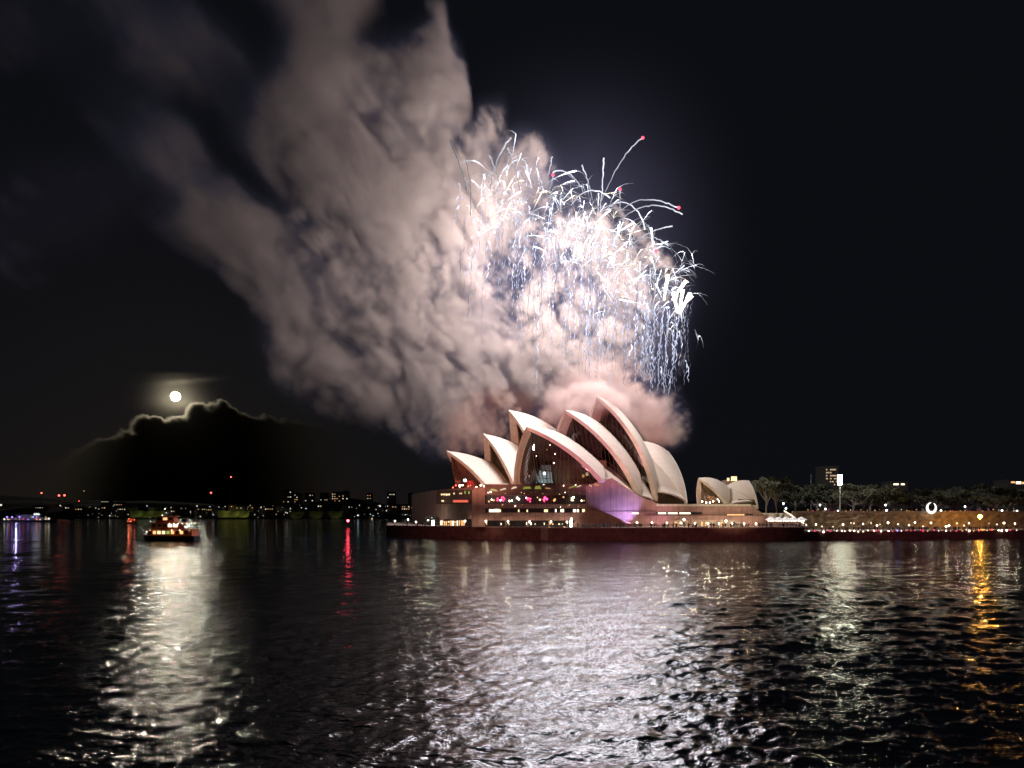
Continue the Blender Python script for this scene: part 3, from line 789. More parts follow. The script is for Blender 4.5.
# distant city towers above the trees
def tower(x0, x1, y0, ybase, Y, label, wins, depth=20, m=None):
    a = P(x0, y0, Y); b = P(x1, ybase, Y); t = empty('tower_block', ((a.x + b.x) / 2, Y, 8), label, 'building')
    mb = MB(); mb.box(a.x, b.x, Y, Y + depth, 8, a.z); mb.build('wall', m or mat('tower_concrete', (.14, .13, .12), .8), t)
    mb = MB(); mb.box(a.x - .4, b.x + .4, Y - .4, Y + depth + .4, a.z, a.z + 1.2); mb.build('roof', mat('tower_concrete', (.14, .13, .12), .8), t)
    for (wx0, wx1, wy0, wy1, mm) in wins:
        p, q = P(wx0, wy0, Y), P(wx1, wy1, Y); mb = MB(); mb.box(p.x, q.x, Y - .25, Y - .05, q.z, p.z); mb.build('window', mm, t)
    return t
CW2 = emis('tower_window', (1, .72, .42), .55)
wins = []
for r_ in range(6):
    for k in range(6):
        if rnd.random() < .42: wins.append((826 + k * 2, 827 + k * 2 + rnd.uniform(0, .9), 469 + r_ * 3, 470.3 + r_ * 3, CW2))
tower(825, 838.5, 467, 500, 640, 'tall apartment tower with rows of lit windows behind the floodlight mast', wins)
tower(892, 908, 482.5, 500, 700, 'dark office block with two lit strips on its top floor above trees', [(893.5, 898.5, 483.6, 485, CWIN), (901, 904.5, 483.6, 485, CWIN)])
tower(1008, 1040, 481, 500, 680, 'flat topped building crowned with orange floodlights near frame edge', [(1011, 1015, 479.5 + 2, 483, OWIN), (1016, 1021, 481.6, 484, CWIN), (1022, 1028, 482, 484, OWIN)])
sp_ = empty('spire', P(978, 500, 640), 'slender lit orange spire rising above the dark trees', 'spire'); sp_.location.z = 8
a = P(978, 486, 640); mb = MB(); mb.tube([(a.x, 640, 8), (a.x, 640, a.z - 6)], [1.6, 1.2], 6); mb.build('shaft', MATS['tower_concrete'], sp_)
mb = MB(); mb.tube([(a.x, 640, a.z - 6), (a.x, 640, a.z)], [.8, .3], 6); mb.build('lit_tip', OWIN, sp_)
sp_ = empty('spire', P(811, 500, 600), 'thin pale flagpole above the trees near the tower block', 'flagpole'); sp_.location.z = 8
a = P(811, 474, 600); mb = MB(); mb.tube([(a.x, 600, 8), (a.x, 600, a.z)], [.4, .25], 5); mb.build('pole', mat('pale_pole', (.6, .6, .6), .5), sp_)
cr = empty('rooftop_plant', P(731, 481, 352), 'small lit rooftop plant room showing behind the restaurant sails', 'building'); cr.location.z = DECK
mb = MB(); q = P(731, 480, 352); mb.box(q.x - 3, q.x + 4, 352, 358, DECK, q.z); mb.build('wall', GRAN2, cr)
for x0, x1, y0 in ((727, 729, 478), (731, 736.5, 476.5)):
    p0, p1 = P(x0, y0, 352), P(x1, 481, 352); mb = MB(); mb.box(p0.x, p1.x, 351.4, 351.9, p1.z, p0.z); mb.build('window', YWIN, cr)

# ------------------------------------------------------------------ trees
def crown_mesh(name, seed, W=8.0, H=7.0, n=2600, flat=.55):
    r = random.Random(seed); mbm = MB()
    cl_ = []
    for i in range(17):
        a = r.uniform(0, 6.28); d = W * math.sqrt(r.random()) * .85
        cl_.append((d * math.cos(a), d * math.sin(a), H * (.25 + .6 * r.random()) * (1 - .35 * (d / W) ** 2), r.uniform(.16, .32) * W))
    for i in range(n):
        cx, cy_, cz, cr_ = r.choice(cl_)
        u = Vector((r.gauss(0, 1), r.gauss(0, 1), r.gauss(0, 1))).normalized() * cr_ * r.random() ** .4
        p = Vector((cx + u.x, cy_ + u.y, cz + u.z * flat)); s = r.uniform(.25, .6)
        a = Vector((r.gauss(0, 1), r.gauss(0, 1), r.gauss(0, 1))).normalized(); b = a.orthogonal().normalized()
        mbm.add([p - a * s, p + b * s * .5, p + a * s, p - b * s * .5], [(0, 1, 2, 3)])
    me = bpy.data.meshes.new(name); me.from_pydata(mbm.v, [], mbm.f); me.materials.append(LEAF); return me, cl_
CROWNS = [crown_mesh('crown', s) for s in (1, 2, 3, 4)]
def trunk_mesh(cl_, h, seed, spread=1.0):
    r = random.Random(seed); mb = MB()
    lean = r.uniform(-1, 1)
    mb.tube([(0, 0, -.5), (lean * .3, 0, h * .5), (lean, 0, h)], [.55, .4, .32], 7)
    for c in cl_[:8]:
        z0 = h * r.uniform(.55, .98); x0 = lean * z0 / h
        e = Vector((c[0], c[1], h + c[2])); s_ = Vector((x0, 0, z0)); m_ = s_.lerp(e, .5) + Vector((0, 0, -.6))
        mb.tube([s_, m_, e], [.25, .16, .06], 5)
    return mb
TREES = [trunk_mesh(CROWNS[k][1], h, k + 20) for k, h in ((0, 7), (1, 5), (2, 6), (3, 9))]
THS = (7, 5, 6, 9)
TREES += [trunk_mesh(CROWNS[k][1], h, k + 30) for k, h in ((0, 3.5), (1, 2.5), (2, 3))]
TM = []
for t in TREES:
    me = bpy.data.meshes.new('trunk'); me.from_pydata(t.v, [], t.f); me.materials.append(BARK); TM.append(me)
def tree(x, base, k, sc, label, group, rz, wide=1.0):
    t = empty('tree', base, label, 'tree', group, rz); t.scale = (sc * wide, sc * wide, sc)
    o = bpy.data.objects.new('trunk', TM[k if group is None else 4 + k]); COL.objects.link(o); o.parent = t
    c_ = bpy.data.objects.new('crown', CROWNS[k][0]); COL.objects.link(c_); c_.parent = t; c_.location = (0, 0, THS[k] * (.92 if group is None else .5))
# the two tall figs by the forecourt, trunks bare
tree(0, Vector(((766 - 512) / F * 345, 345, 5.3)), 3, 1.62, 'tall tree with a pale bare trunk and umbrella crown nearest the restaurant sails', None, 1.0, .62)
tree(0, Vector(((777 - 512) / F * 350, 350, 5.3)), 3, 1.66, 'tall tree with a pale leaning trunk second from the restaurant sails', None, 3.4, .66)
for i in range(26):
    x = 796 + i * 9.6 + rnd.uniform(-3, 3); Y = rnd.uniform(336, 385); k = rnd.choice([0, 1, 2])
    topy = 487 + rnd.uniform(-5, 8); b = Vector(((x - 512) / F * Y, Y, 10.9)); ht = CH + (HY - topy) / F * Y - 10.9
    tree(x, b, k, ht / (THS[k] * .55 + 6.3), 'dark spreading park tree above the sandstone wall', 'park trees above the sandstone wall', rnd.uniform(0, 6), rnd.uniform(.9, 1.25))
tree(0, nfac(433, 500, 7) * 1.0 + Vector((0, 0, DECK - nfac(433, 500, 7).z)), 1, .42, 'small green tree lit by a lamp at the northern corner of the podium', None, 0)
lamp('POINT', 'tree_lamp', P(429, 511, 312), 350, (.9, 1, .6), None, .3)
bpy.data.objects['tree_lamp'].name = 'tree_lamp'

# ------------------------------------------------------------------ far shore
def far_shore():
    m = MB(); r = random.Random(3); n = 130; rows = []
    xs = [-1300 + i * 18 for i in range(n)]
    prev = 0
    for j, (Y, f) in enumerate(((1262, 0), (1270, .12), (1310, .35), (1380, .62), (1480, .86), (1620, 1.0), (1900, .9))):
        row = []
        for i, x in enumerate(xs):
            h = 22 + 10 * math.sin(x / 210 + 1) + 7 * math.sin(x / 67 + 2) + 4 * math.sin(x / 23) + r.uniform(-1.5, 1.5)
            h += 14 * math.exp(-((x + 360) / 130) ** 2)
            row.append((x, Y + 14 * math.sin(x / 90), -1 + f * h * 1.35))
        rows.append(row)
    vs = [q for r_ in rows for q in r_]
    m.add(vs, [(j * n + i, j * n + i + 1, (j + 1) * n + i + 1, (j + 1) * n + i) for j in range(len(rows) - 1) for i in range(n - 1)])
    return m
tag(far_shore().build('hills', SHORE, None, True), 'dark wooded hills of the far harbour shore', 'hills', kind='structure')
LIT = [emis('far_white', (1, .93, .75), 1.1), emis('far_warm', (1, .72, .35), .8), emis('far_cool', (.75, .95, 1), 1.0), emis('far_dim', (1, .8, .5), .45), emis('far_orange', (1, .42, .15), .9)]
FW = mat('far_wall', (.1, .09, .08), .8)
def far_house(x, yb_, Y, wpx, hpx, label, group, lit):
    p = P(x, yb_, Y); s = Y / F; W, Hh = wpx * s, hpx * s
    t = empty('apartment_house' if hpx > 5 else 'house', (p.x, Y, p.z - 4), label, 'building', group)
    mb = MB(); mb.box(p.x - W / 2, p.x + W / 2, Y, Y + 14, p.z - 14, p.z + Hh); mb.build('wall', FW, t)
    mb = MB(); z1 = p.z + Hh; x0, x1 = p.x - W / 2 - .6, p.x + W / 2 + .6
    mb.add([(x0, Y - .6, z1), (x1, Y - .6, z1), (x1, Y + 14.6, z1), (x0, Y + 14.6, z1), (x0 + 2, Y + 7, z1 + 3), (x1 - 2, Y + 7, z1 + 3)], [(0, 1, 5, 4), (2, 3, 4, 5), (1, 2, 5), (3, 0, 4), (3, 2, 1, 0)]); mb.build('roof', mat('far_roof', (.06, .04, .035), .8), t)
    nx_ = max(1, int(wpx / 2)); nz_ = max(1, int(hpx / 2.2))
    for i in range(nx_):
        for j in range(nz_):
            if rnd.random() < lit:
                cx = p.x - W / 2 + W * (i + .5) / nx_; cz = p.z + Hh * (j + .5) / nz_; ww = rnd.uniform(.6, 1.1)
                mb = MB(); mb.box(cx - ww, cx + ww, Y - .3, Y - .1, cz - ww * .8, cz + ww * .8); mb.build('window', rnd.choice(LIT[:2] + LIT[3:]), t)
# houses on the slope
for i in range(34):
    x = rnd.choice([rnd.uniform(62, 240), rnd.uniform(100, 440), rnd.uniform(150, 440)])
    far_house(x, rnd.uniform(508, 513), rnd.uniform(1290, 1340), rnd.uniform(4, 9), rnd.uniform(2.5, 4.5), 'small house with a few lit windows on the far shore', 'houses on the far shore', .42)
for x, yb_, wpx, hpx in ((287, 503, 9, 12), (296, 503, 8, 9), (309, 502, 9, 8), (324, 501, 8, 7), (336, 502, 9, 9), (345, 500, 6, 8), (369, 500, 5, 6), (391, 499, 8, 6), (411, 499, 6, 5)):
    far_house(x, yb_, 1400 + rnd.uniform(0, 60), wpx, hpx, 'apartment block with scattered lit windows on the far ridge', 'apartment blocks on the far ridge', .36)
for x, yb_, wpx in ((105, 503, 8), (118, 506, 9), (38, 509, 11)):
    far_house(x, yb_, 1330, wpx, 2.5, 'low building with a lit roofline on the far shore', 'low lit buildings on the far shore', .9)
# lamps at the waterline
fl = []
for i in range(150):
    x = rnd.choice([rnd.uniform(118, 265), rnd.uniform(118, 440), rnd.uniform(270, 440), rnd.uniform(60, 130)]); fl.append((x, rnd.uniform(505, 517.5), rnd.choice([.35, .45, .6, .9, 1.2])))
fl += [(140, 512, 1.9), (149, 511.5, 2), (184, 507.5, 1.9), (190, 512, 2), (197, 506, 1.5), (210, 507, 1.7), (261, 507.5, 1.5), (306, 509, 2.1), (309, 516, 1.9), (291, 516, 1.9), (343, 516, 2.2), (358, 515.5, 2.1), (380, 506, 2.1), (373, 516, 1.5), (372, 523 - 4.5, 1.6), (232, 508, 1.6), (41, 509, 1.8), (47, 509, 1.8), (1, 505, 2.2), (84, 491, 1.1), (113, 506, 1.5), (349, 507, 1.3)]
for x, y, s in fl:
    p = P(x, y, 1262 + (518 - y) * 9); b = Vector((p.x, p.y, max(-.5, p.z - 7)))
    t = empty('street_lamp', b, 'tiny distant lamp on the far shore', 'street lamp', 'lamps along the far shore')
    mb = MB(); mb.tube([b, p], .22, 4); mb.build('post', METAL, t)
    mb = MB(); mb.ball(p, s * .85, 0, 6, 5); mb.build('globe', rnd.choice([LIT[0], LIT[0], LIT[2], LIT[1]]), t)
# floodlit lawns and banks at the water
def bank(x0, x1, y0, y1, label, m, power, col):
    Y = 1256; mb = MB(); r = random.Random(int(x0)); N = 14; vs = []
    for j in range(4):
        for i in range(N + 1):
            p = P(x0 + (x1 - x0) * i / N, y1 + (y0 + r.uniform(-.6, .6) - y1) * j / 3, Y + j * 4); vs.append(p)
    mb.add(vs, [(j * (N + 1) + i, j * (N + 1) + i + 1, (j + 1) * (N + 1) + i + 1, (j + 1) * (N + 1) + i) for j in range(3) for i in range(N)])
    mb.build('lawn', m, None, True); o = COL.objects[-1]; tag(o, label, 'lawn', kind='structure')
    for i in range(3):
        q = P(x0 + (x1 - x0) * (i + .5) / 3, (y0 + y1) / 2 - 2, Y - 16); lamp('SPOT', 'bank_floodlight', q + Vector((0, 0, 3)), power * 2.6, col, o, .5, P(x0 + (x1 - x0) * (i + .5) / 3, (y0 + y1) / 2, Y + 8), 60)
GR = mat('lawn_grass', (.11, .12, .05), .9, .7, .06)
bank(130, 165, 511, 517.5, 'floodlit green lawn on the far shore behind the ferry', GR, 2600, (.9, 1, .35))
bank(218, 249, 511, 517.5, 'floodlit yellow green bank on the far shore', GR, 3600, (1, .95, .3))
bank(288, 346, 511.5, 518.5, 'dimly lit garden bank below the apartment blocks', GR, 900, (1, .95, .5))
# red obstruction lights on masts
for x, y, rr_ in ((41.5, 493, 1.6), (59, 495.5, 2.0), (64.5, 495.3, 2.0), (211, 492.8, 1.9), (231, 477, 1.6), (79, 501, .8)):
    p = P(x, y, 1450); b = Vector((p.x, p.y, 18)); t = empty('radio_mast', b, 'slender mast with a red warning light on the far shore', 'mast', 'red lit masts on the far shore')
    mb = MB(); mb.tube([b, p], [.7, .3], 5); mb.build('mast', METAL, t)
    mb = MB(); mb.ball(p, rr_, 0, 8, 6); mb.build('warning_light', emis('warn', (1, .12, .08), 4), t)

# ------------------------------------------------------------------ boats
def ferry():
    Y = 274; X0, X1 = (143.5 - 512) / F * Y, (197 - 512) / F * Y; L = X1 - X0; cx = (X0 + X1) / 2
    t = empty('ferry', (cx, Y, 0), 'dark hulled ferry with orange lit decks crossing the moonlit water', 'ferry')
    HULL = mat('black_hull', (.02, .02, .022), .4); RED = mat('red_brown_paint', (.36, .1, .05), .5); ROOF = mat('cabin_roof', (.3, .12, .08), .5)
    hw = 3.6; vs = []; N = 12
    for k, (z, sc) in enumerate(((-.6, .72), (.6, .92), (2.0, 1.0))):
        for i in range(N + 1):
            u = i / N; ww = hw * sc * (min(1, (u / .32)) ** .6 if u < .32 else 1 - .18 * max(0, (u - .8) / .2))
            x = X0 + L * u - (0 if k else -.6) * (1 - u) ; zz = z + (.9 * (1 - u / .35) ** 2 if (u < .35 and k == 2) else 0)
            vs.append((x, Y - ww, zz)); vs.append((x, Y + ww, zz))
    W_ = 2 * (N + 1); fs = []
    for k in range(2):
        for i in range(N):
            a = k * W_ + 2 * i; fs.append((a, a + 2, a + 2 + W_, a + W_)); fs.append((a + 1, a + 1 + W_, a + 3 + W_, a + 3))
        fs.append((k * W_ + 2 * N, k * W_ + 2 * N + 1, (k + 1) * W_ + 2 * N + 1, (k + 1) * W_ + 2 * N))
        fs.append((k * W_ + 1, k * W_, (k + 1) * W_, (k + 1) * W_ + 1))
    fs += [(2 * W_ + 2 * i, 2 * W_ + 2 * i + 2, 2 * W_ + 2 * i + 3, 2 * W_ + 2 * i + 1) for i in range(N)]
    mb = MB(); mb.add(vs, fs); mb.build('hull', HULL, t)
    f = lambda u: X0 + L * u
    mb = MB(); mb.box(f(.14), f(.97), Y - 3.1, Y + 3.1, 2.0, 4.5); c1 = mb.build('lower_cabin', RED, t)
    mb = MB(); mb.box(f(.11), f(.99), Y - 3.5, Y + 3.5, 4.5, 4.75); mb.build('upper_deck', ROOF, t)
    mb = MB(); mb.box(f(.2), f(.72), Y - 2.6, Y + 2.6, 4.75, 7.1); mb.build('upper_cabin', RED, t)
    mb = MB(); mb.box(f(.17), f(.95), Y - 3.1, Y + 3.1, 7.1, 7.35); mb.build('canopy', ROOF, t)
    mb = MB(); mb.slab([Vector((f(.27), Y - 1.8, 7.35)), Vector((f(.62), Y - 1.8, 7.35)), Vector((f(.6), Y - 1.7, 9.6)), Vector((f(.3), Y - 1.7, 9.6))], [Vector((f(.27), Y + 1.8, 7.35)), Vector((f(.62), Y + 1.8, 7.35)), Vector((f(.6), Y + 1.7, 9.6)), Vector((f(.3), Y + 1.7, 9.6))]); wh = mb.build('wheelhouse', RED, t)
    mb = MB(); mb.box(f(.27), f(.64), Y - 2, Y + 2, 9.6, 9.8); mb.build('wheelhouse_roof', ROOF, t)
    mb = MB(); mb.tube([(f(.45), Y, 9.8), (f(.45), Y, 12.6)], [.1, .06], 5); mb.tube([(f(.41), Y, 11.4), (f(.49), Y, 11.4)], .05, 4); mb.build('mast', METAL, t)
    mb = MB(); mb.box(f(.74), f(.82), Y - .8, Y + .8, 7.35, 8.9); mb.build('funnel', HULL, t)
    DG = mat('dark_window', (.03, .035, .04), .1)
    for i in range(9):
        u = .17 + i * .083; lit = [DG, OWIN, YWIN, YWIN, GREN, OWIN, DG, OWIN, DG][i]
        mb = MB(); mb.box(f(u), f(u + .058), Y - 3.16, Y - 3.05, 2.75, 4.0); mb.build('window', lit, t)
    for i in range(5):
        u = .22 + i * .1; mb = MB(); mb.box(f(u), f(u + .075), Y - 2.66, Y - 2.56, 5.5, 6.6); mb.build('window', [DG, DG, DG, CWIN, CWIN][i], t)
    for i in range(3):
        u = .31 + i * .1; mb = MB(); mb.box(f(u), f(u + .075), Y - 1.86, Y - 1.7, 8.2, 9.2); mb.build('window', [DG, OWIN, DG][i], t)
    FLAMP = emis('ferry_lamp', (1, .85, .62), 4)
    for u, z, m in ((.56, 6.85, FLAMP), (.64, 6.85, FLAMP), (.72, 6.85, FLAMP), (.8, 6.85, FLAMP), (.88, 6.85, FLAMP), (.4, 10.1, FLAMP), (.45, 12.6, FLAMP), (.2, 4.2, OWIN), (.6, 4.25, FLAMP), (.75, 4.25, FLAMP), (.14, 3.6, FLAMP), (.93, 4.2, OWIN)):
        mb = MB(); mb.ball((f(u), Y - 3.2 if z < 9 else Y - 2, z), .2, 0, 6, 5); mb.build('deck_lamp', m, t)
    for i in range(8):
        u = .74 + i * .03; mb = MB(); mb.tube([(f(u), Y - 3.05, 4.75), (f(u), Y - 3.05, 7.1)], .05, 4); mb.build('stanchion', METAL, t)
    lamp('POINT', 'deck_lamp_light', (f(.84), Y - 5.0, 6.3), 120, (1, .42, .18), t, .3)
    lamp('POINT', 'deck_lamp_light', (f(.55), Y - 5.0, 8.6), 50, (1, .4, .18), t, .3)
    lamp('POINT', 'deck_lamp_light', (f(.62), Y - 5.0, 4.2), 70, (1, .5, .22), t, .3)
    lamp('POINT', 'deck_lamp_light', (f(.3), Y - 5.0, 4.0), 35, (1, .75, .3), t, .3)
ferry()
def small_boat(x0, x1, ywl, label, name, cabm, h, lights, col, pw):
    Y = CH * F / (ywl - HY); X0, X1 = (x0 - 512) / F * Y, (x1 - 512) / F * Y; L = X1 - X0; s = L / 20; f = lambda u: X0 + L * u
    t = empty(name, ((X0 + X1) / 2, Y, 0), label, 'boat')
    b = L * .12
    mb = MB(); mb.slab([Vector((f(.06), Y - b * .7, -.3)), Vector((f(.97), Y - b * .7, -.3)), Vector((f(1), Y - b, h * .3)), Vector((f(0), Y - b * .3, h * .36))], [Vector((f(.06), Y + b * .7, -.3)), Vector((f(.97), Y + b * .7, -.3)), Vector((f(1), Y + b, h * .3)), Vector((f(0), Y + b * .3, h * .36))]); mb.build('hull', mat(name + '_hull', (.06, .06, .08), .4), t)
    mb = MB(); mb.box(f(.2), f(.93), Y - b * .8, Y + b * .8, h * .3, h * .62); mb.build('cabin', cabm, t)
    mb = MB(); mb.box(f(.3), f(.75), Y - b * .6, Y + b * .6, h * .62, h * .9); mb.build('upper_cabin', cabm, t)
    mb = MB(); mb.box(f(.27), f(.8), Y - b * .7, Y + b * .7, h * .9, h * .94); mb.build('roof', mat('boat_roof', (.3, .3, .3), .5), t)
    mb = MB(); mb.tube([(f(.42), Y, h * .94), (f(.42), Y, h * 1.25)], .02 * L / 4, 4); mb.build('mast', METAL, t)
    for u, z, r_, m in lights:
        mb = MB(); mb.ball((f(u), Y - b * 1.05, h * z), r_, 0, 6, 4); mb.build('deck_lamp', m, t)
    lamp('POINT', 'deck_lamp_light', (f(.5), Y - b * 3, h * .8), pw, col, t, .5)
ll = [(rnd.uniform(.1, .98), rnd.choice([.35, .4, .66]), rnd.uniform(.5, .9), rnd.choice([LIT[0], LIT[1], VIOL, VIOL, PINK, LIT[3]])) for _ in range(26)] + [(.98, .45, 1.3, LIT[0]), (.1, .4, 1.1, LIT[0]), (.7, 1.0, 1.3, LIT[2]), (.78, 1.0, 1.3, LIT[2]), (.74, 1.02, 1.3, LIT[0])]
small_boat(4, 54, 522.2, 'long party boat strung with white and violet lights far across the water', 'party_boat', mat('boat_white', (.35, .35, .4), .5), 9.5, ll, (.6, .5, 1), 1500)
ll = [(rnd.uniform(.1, .9), rnd.choice([.45, .7, .9]), .35, rnd.choice([OWIN, REDL, OWIN])) for _ in range(9)]
small_boat(125, 137, 524, 'small red lit motor boat ahead of the ferry', 'motor_boat', mat('boat_red', (.4, .07, .05), .5), 6.0, ll, (1, .2, .1), 180)
# channel beacon
Y = 520; bx = (348 - 512) / F * Y
bc = empty('channel_beacon', (bx, Y, 0), 'channel beacon with a glowing red light standing in the water', 'beacon')
mb = MB(); mb.tube([(bx, Y, -1), (bx, Y, 1.6)], [.9, .7], 8); mb.build('pile', mat('beacon_red', (.3, .03, .03), .5), bc)
mb = MB(); mb.tube([(bx, Y, 1.6), (bx, Y, 1.9)], 1.2, 8); mb.build('platform', METAL, bc)
for a in range(4):
    q = Vector((math.cos(a * 1.57 + .6) * .8, math.sin(a * 1.57 + .6) * .8, 0)); mb = MB(); mb.tube([(bx + q.x, Y + q.y, 1.9), (bx + q.x * .4, Y + q.y * .4, 4.6)], .08, 4); mb.build('lattice_leg', METAL, bc)
mb = MB(); mb.ball((bx, Y, 5.2), .95, 0, 10, 8); mb.build('lantern', emis('beacon_light', (1, .06, .1), 16), bc, True)
lamp('POINT', 'lantern_light', (bx, Y, 5.2), 2500, (1, .05, .08), bc, .97)

# ------------------------------------------------------------------ people
def person_mesh(seed):
    r = random.Random(seed); m = MB(); H_ = r.uniform(1.6, 1.82)
    prof = [(0, .13, .1), (.03, .15, .13), (.25, .14, .11), (.48, .19, .13), (.55, .18, .12), (.7, .22, .13), (.81, .24, .12), (.845, .1, .08), (.87, .06, .06), (.9, .085, .095), (.95, .095, .105), (.99, .06, .07), (1.0, .01, .01)]
    S = 8; vs = [(w_ * math.cos(6.283 * k / S), d_ * math.sin(6.283 * k / S), z * H_) for z, w_, d_ in prof for k in range(S)]
    fs = [(j * S + k, j * S + (k + 1) % S, (j + 1) * S + (k + 1) % S, (j + 1) * S + k) for j in range(len(prof) - 1) for k in range(S)]
    m.add(vs, fs)
    for sd in (-1, 1):
        up = r.random() < .25
        m.tube([(sd * .21, 0, .8 * H_), (sd * .3, -.05, .62 * H_), (sd * .26, -.25 if up else -.08, (.8 if up else .47) * H_)], [.06, .05, .04], 5)
    me = bpy.data.meshes.new('person'); me.from_pydata(m.v, [], m.f)
    me.materials.append(mat('clothes_%d' % (seed % 5), [(.03, .03, .04), (.12, .05, .05), (.2, .18, .17), (.05, .06, .1), (.3, .25, .2)][seed % 5], .8))
    return me
PM = [person_mesh(s) for s in range(10)]
def put_person(p, label, group):
    o = bpy.data.objects.new('person', rnd.choice(PM)); COL.objects.link(o); o.location = p; o.rotation_euler.z = rnd.uniform(-.7, .7); tag(o, label, 'person', group)
for i in range(150):
    x = rnd.choice([rnd.uniform(584, 806), rnd.uniform(584, 806), rnd.uniform(584, 806), rnd.uniform(392, 584)])
    put_person(deck(x, rnd.uniform(.9, 3.2)), 'spectator standing at the broadwalk rail watching the fireworks', 'spectators on the broadwalk')
for i in range(135):
    x = rnd.uniform(811, 1024)
    put_person(deck(x, rnd.uniform(.9, 5)), 'spectator in the packed crowd on the lower concourse', 'spectators on the lower concourse')

# ------------------------------------------------------------------ floodlights on the sails
FLP = 3.4e6
def floodlight(loc, target, power, col, label, size=70):
    loc = Vector(loc); t = empty('floodlight', loc, label, 'floodlight', 'floodlights aimed at the sails')
    mb = MB(); mb.box(loc.x - .35, loc.x + .35, loc.y - .25, loc.y + .25, loc.z, loc.z + .12); mb.tube([loc, loc + Vector((0, 0, .7))], .06, 5); mb.build('stand', METAL, t)
    d = (Vector(target) - loc).normalized(); c_ = loc + Vector((0, 0, .75)); mb = MB(); mb.tube([c_ - d * .35, c_ + d * .15], [.2, .42], 10, cap=False); mb.build('housing', METAL, t)
    lamp('SPOT', 'beam', c_ + d * .2, power, col, t, .35, target, size, .6)
FLB = 'floodlight on the near quay aimed across the water at the sails and seawalls'
mb = MB(); mb.box(-60, 60, -40, -1.5, -2, CH - .85); tag(mb.build('near_quay', PAVE), 'quay deck the picture is taken from', 'quay', kind='structure')
def quay_light(x, target, power, col, size): floodlight((x, -6, CH - .8), target, power, col, FLB, size)
quay_light(-30, far.p(-6, 10, 45), FLP * 1.0, (1, .47, .31), 10.5)
quay_light(-22, near.p(-10, 14, 50), FLP * 1.0, (1, .34, .38), 12)
quay_light(-14, near.p(-66, 14, 36), FLP * .55, (1, .74, .46), 9)
quay_light(-6, ben.p(-6, 6, 20), FLP * .55, (1, .84, .52), 7)
quay_light(2, (32, 280, 7), FLP * .1, (1, .5, .46), 34)  # wide low flood added to lighten the dark seawall
quay_light(10, (175, 290, 5), FLP * .1, (1, .5, .6), 15)  # pink flood on the concourse seawall rather than the sails
FLB = 'small floodlight on the broadwalk washing the podium wall in violet'
floodlight(fac(634, 526, 8), fac(622, 503, 0), 15000, (.46, .38, 1), FLB, 92)
floodlight(fac(668, 526, 8), fac(656, 508, 0), 1800, (.85, .35, .7), FLB, 100)

# ------------------------------------------------------------------ fireworks
def glow_mat(name, col, s):
    m = bpy.data.materials.new(name); m.use_nodes = True; n = m.node_tree; n.nodes.clear()
    e = n.nodes.new('ShaderNodeEmission'); o = n.nodes.new('ShaderNodeOutputMaterial'); a = n.nodes.new('ShaderNodeAttribute'); a.attribute_name = 'glow'
    mu = n.nodes.new('ShaderNodeMath'); mu.operation = 'MULTIPLY'; mu.inputs[1].default_value = s
    n.links.new(a.outputs['Fac'], mu.inputs[0]); n.links.new(mu.outputs[0], e.inputs[1]); e.inputs[0].default_value = (*col, 1)
    n.links.new(e.outputs[0], o.inputs[0]); m.cycles.emission_sampling = 'NONE'; return m
GW = glow_mat('comet_fire', (.86, .88, 1), 9); GB = glow_mat('spark_fire', (.72, .76, 1), 2.2); GO = glow_mat('ember_fire', (1, .88, .7), 9)
STAR = emis('star_fire', (1, .075, .13), 3.2)
def trail(name, pts, rad, glow, m, label, cat, group, star=None, sparks=0):
    mb = MB(); S = 5; mb.tube(pts, rad, S); glow = list(glow)
    for q in range(sparks):      # fine sparks shed along the comet
        k0 = fr_.randrange(2, len(pts)); a_ = Vector(pts[k0]); d_ = (Vector(pts[k0]) - Vector(pts[k0 - 2])).normalized()
        d_ = (d_ + Vector((fr_.gauss(0, .45), 0, fr_.gauss(-.15, .35)))) * fr_.uniform(2.5, 8); g_ = fr_.uniform(1.5, 5); n_ = 9
        mb.tube([a_ + d_ * (u / 8) - Vector((0, 0, g_ * (u / 8) ** 2)) + Vector((fr_.gauss(0, .12), 0, fr_.gauss(0, .12))) for u in range(n_)], [.11 * (1 - .7 * u / 8) for u in range(n_)], S)
        glow += [fr_.uniform(.05, .22) * (1 - .8 * u / 8) for u in range(n_)]
    me_o = mb.build('spark_trail' if star else name, m, None, True)
    at = me_o.data.attributes.new('glow', 'FLOAT', 'POINT'); at.data.foreach_set('value', np.repeat(np.array(glow, np.float32), S))
    if star:
        t = empty(name, pts[-1], label, cat, group); me_o.parent = t; me_o.location = -Vector(pts[-1])
        mb = MB(); mb.ball(pts[-1], star, 0, 10, 8); mb.build('star', STAR, t, True)
    else: tag(me_o, label, cat, group)
CEN = [(478, 196), (505, 190), (535, 205), (560, 222), (590, 232), (615, 248), (640, 270), (662, 290), (680, 300)]
def cen(t):
    f = t * (len(CEN) - 1); i = min(int(f), len(CEN) - 2); f -= i
    return CEN[i][0] * (1 - f) + CEN[i + 1][0] * f, CEN[i][1] * (1 - f) + CEN[i + 1][1] * f
def wob(n, a, seed):
    r = np.random.default_rng(seed); x = np.cumsum(r.normal(0, 1, n)); x -= np.linspace(x[0], x[-1], n); return a * x / max(1e-6, np.abs(x).max())
fr_ = random.Random(21)
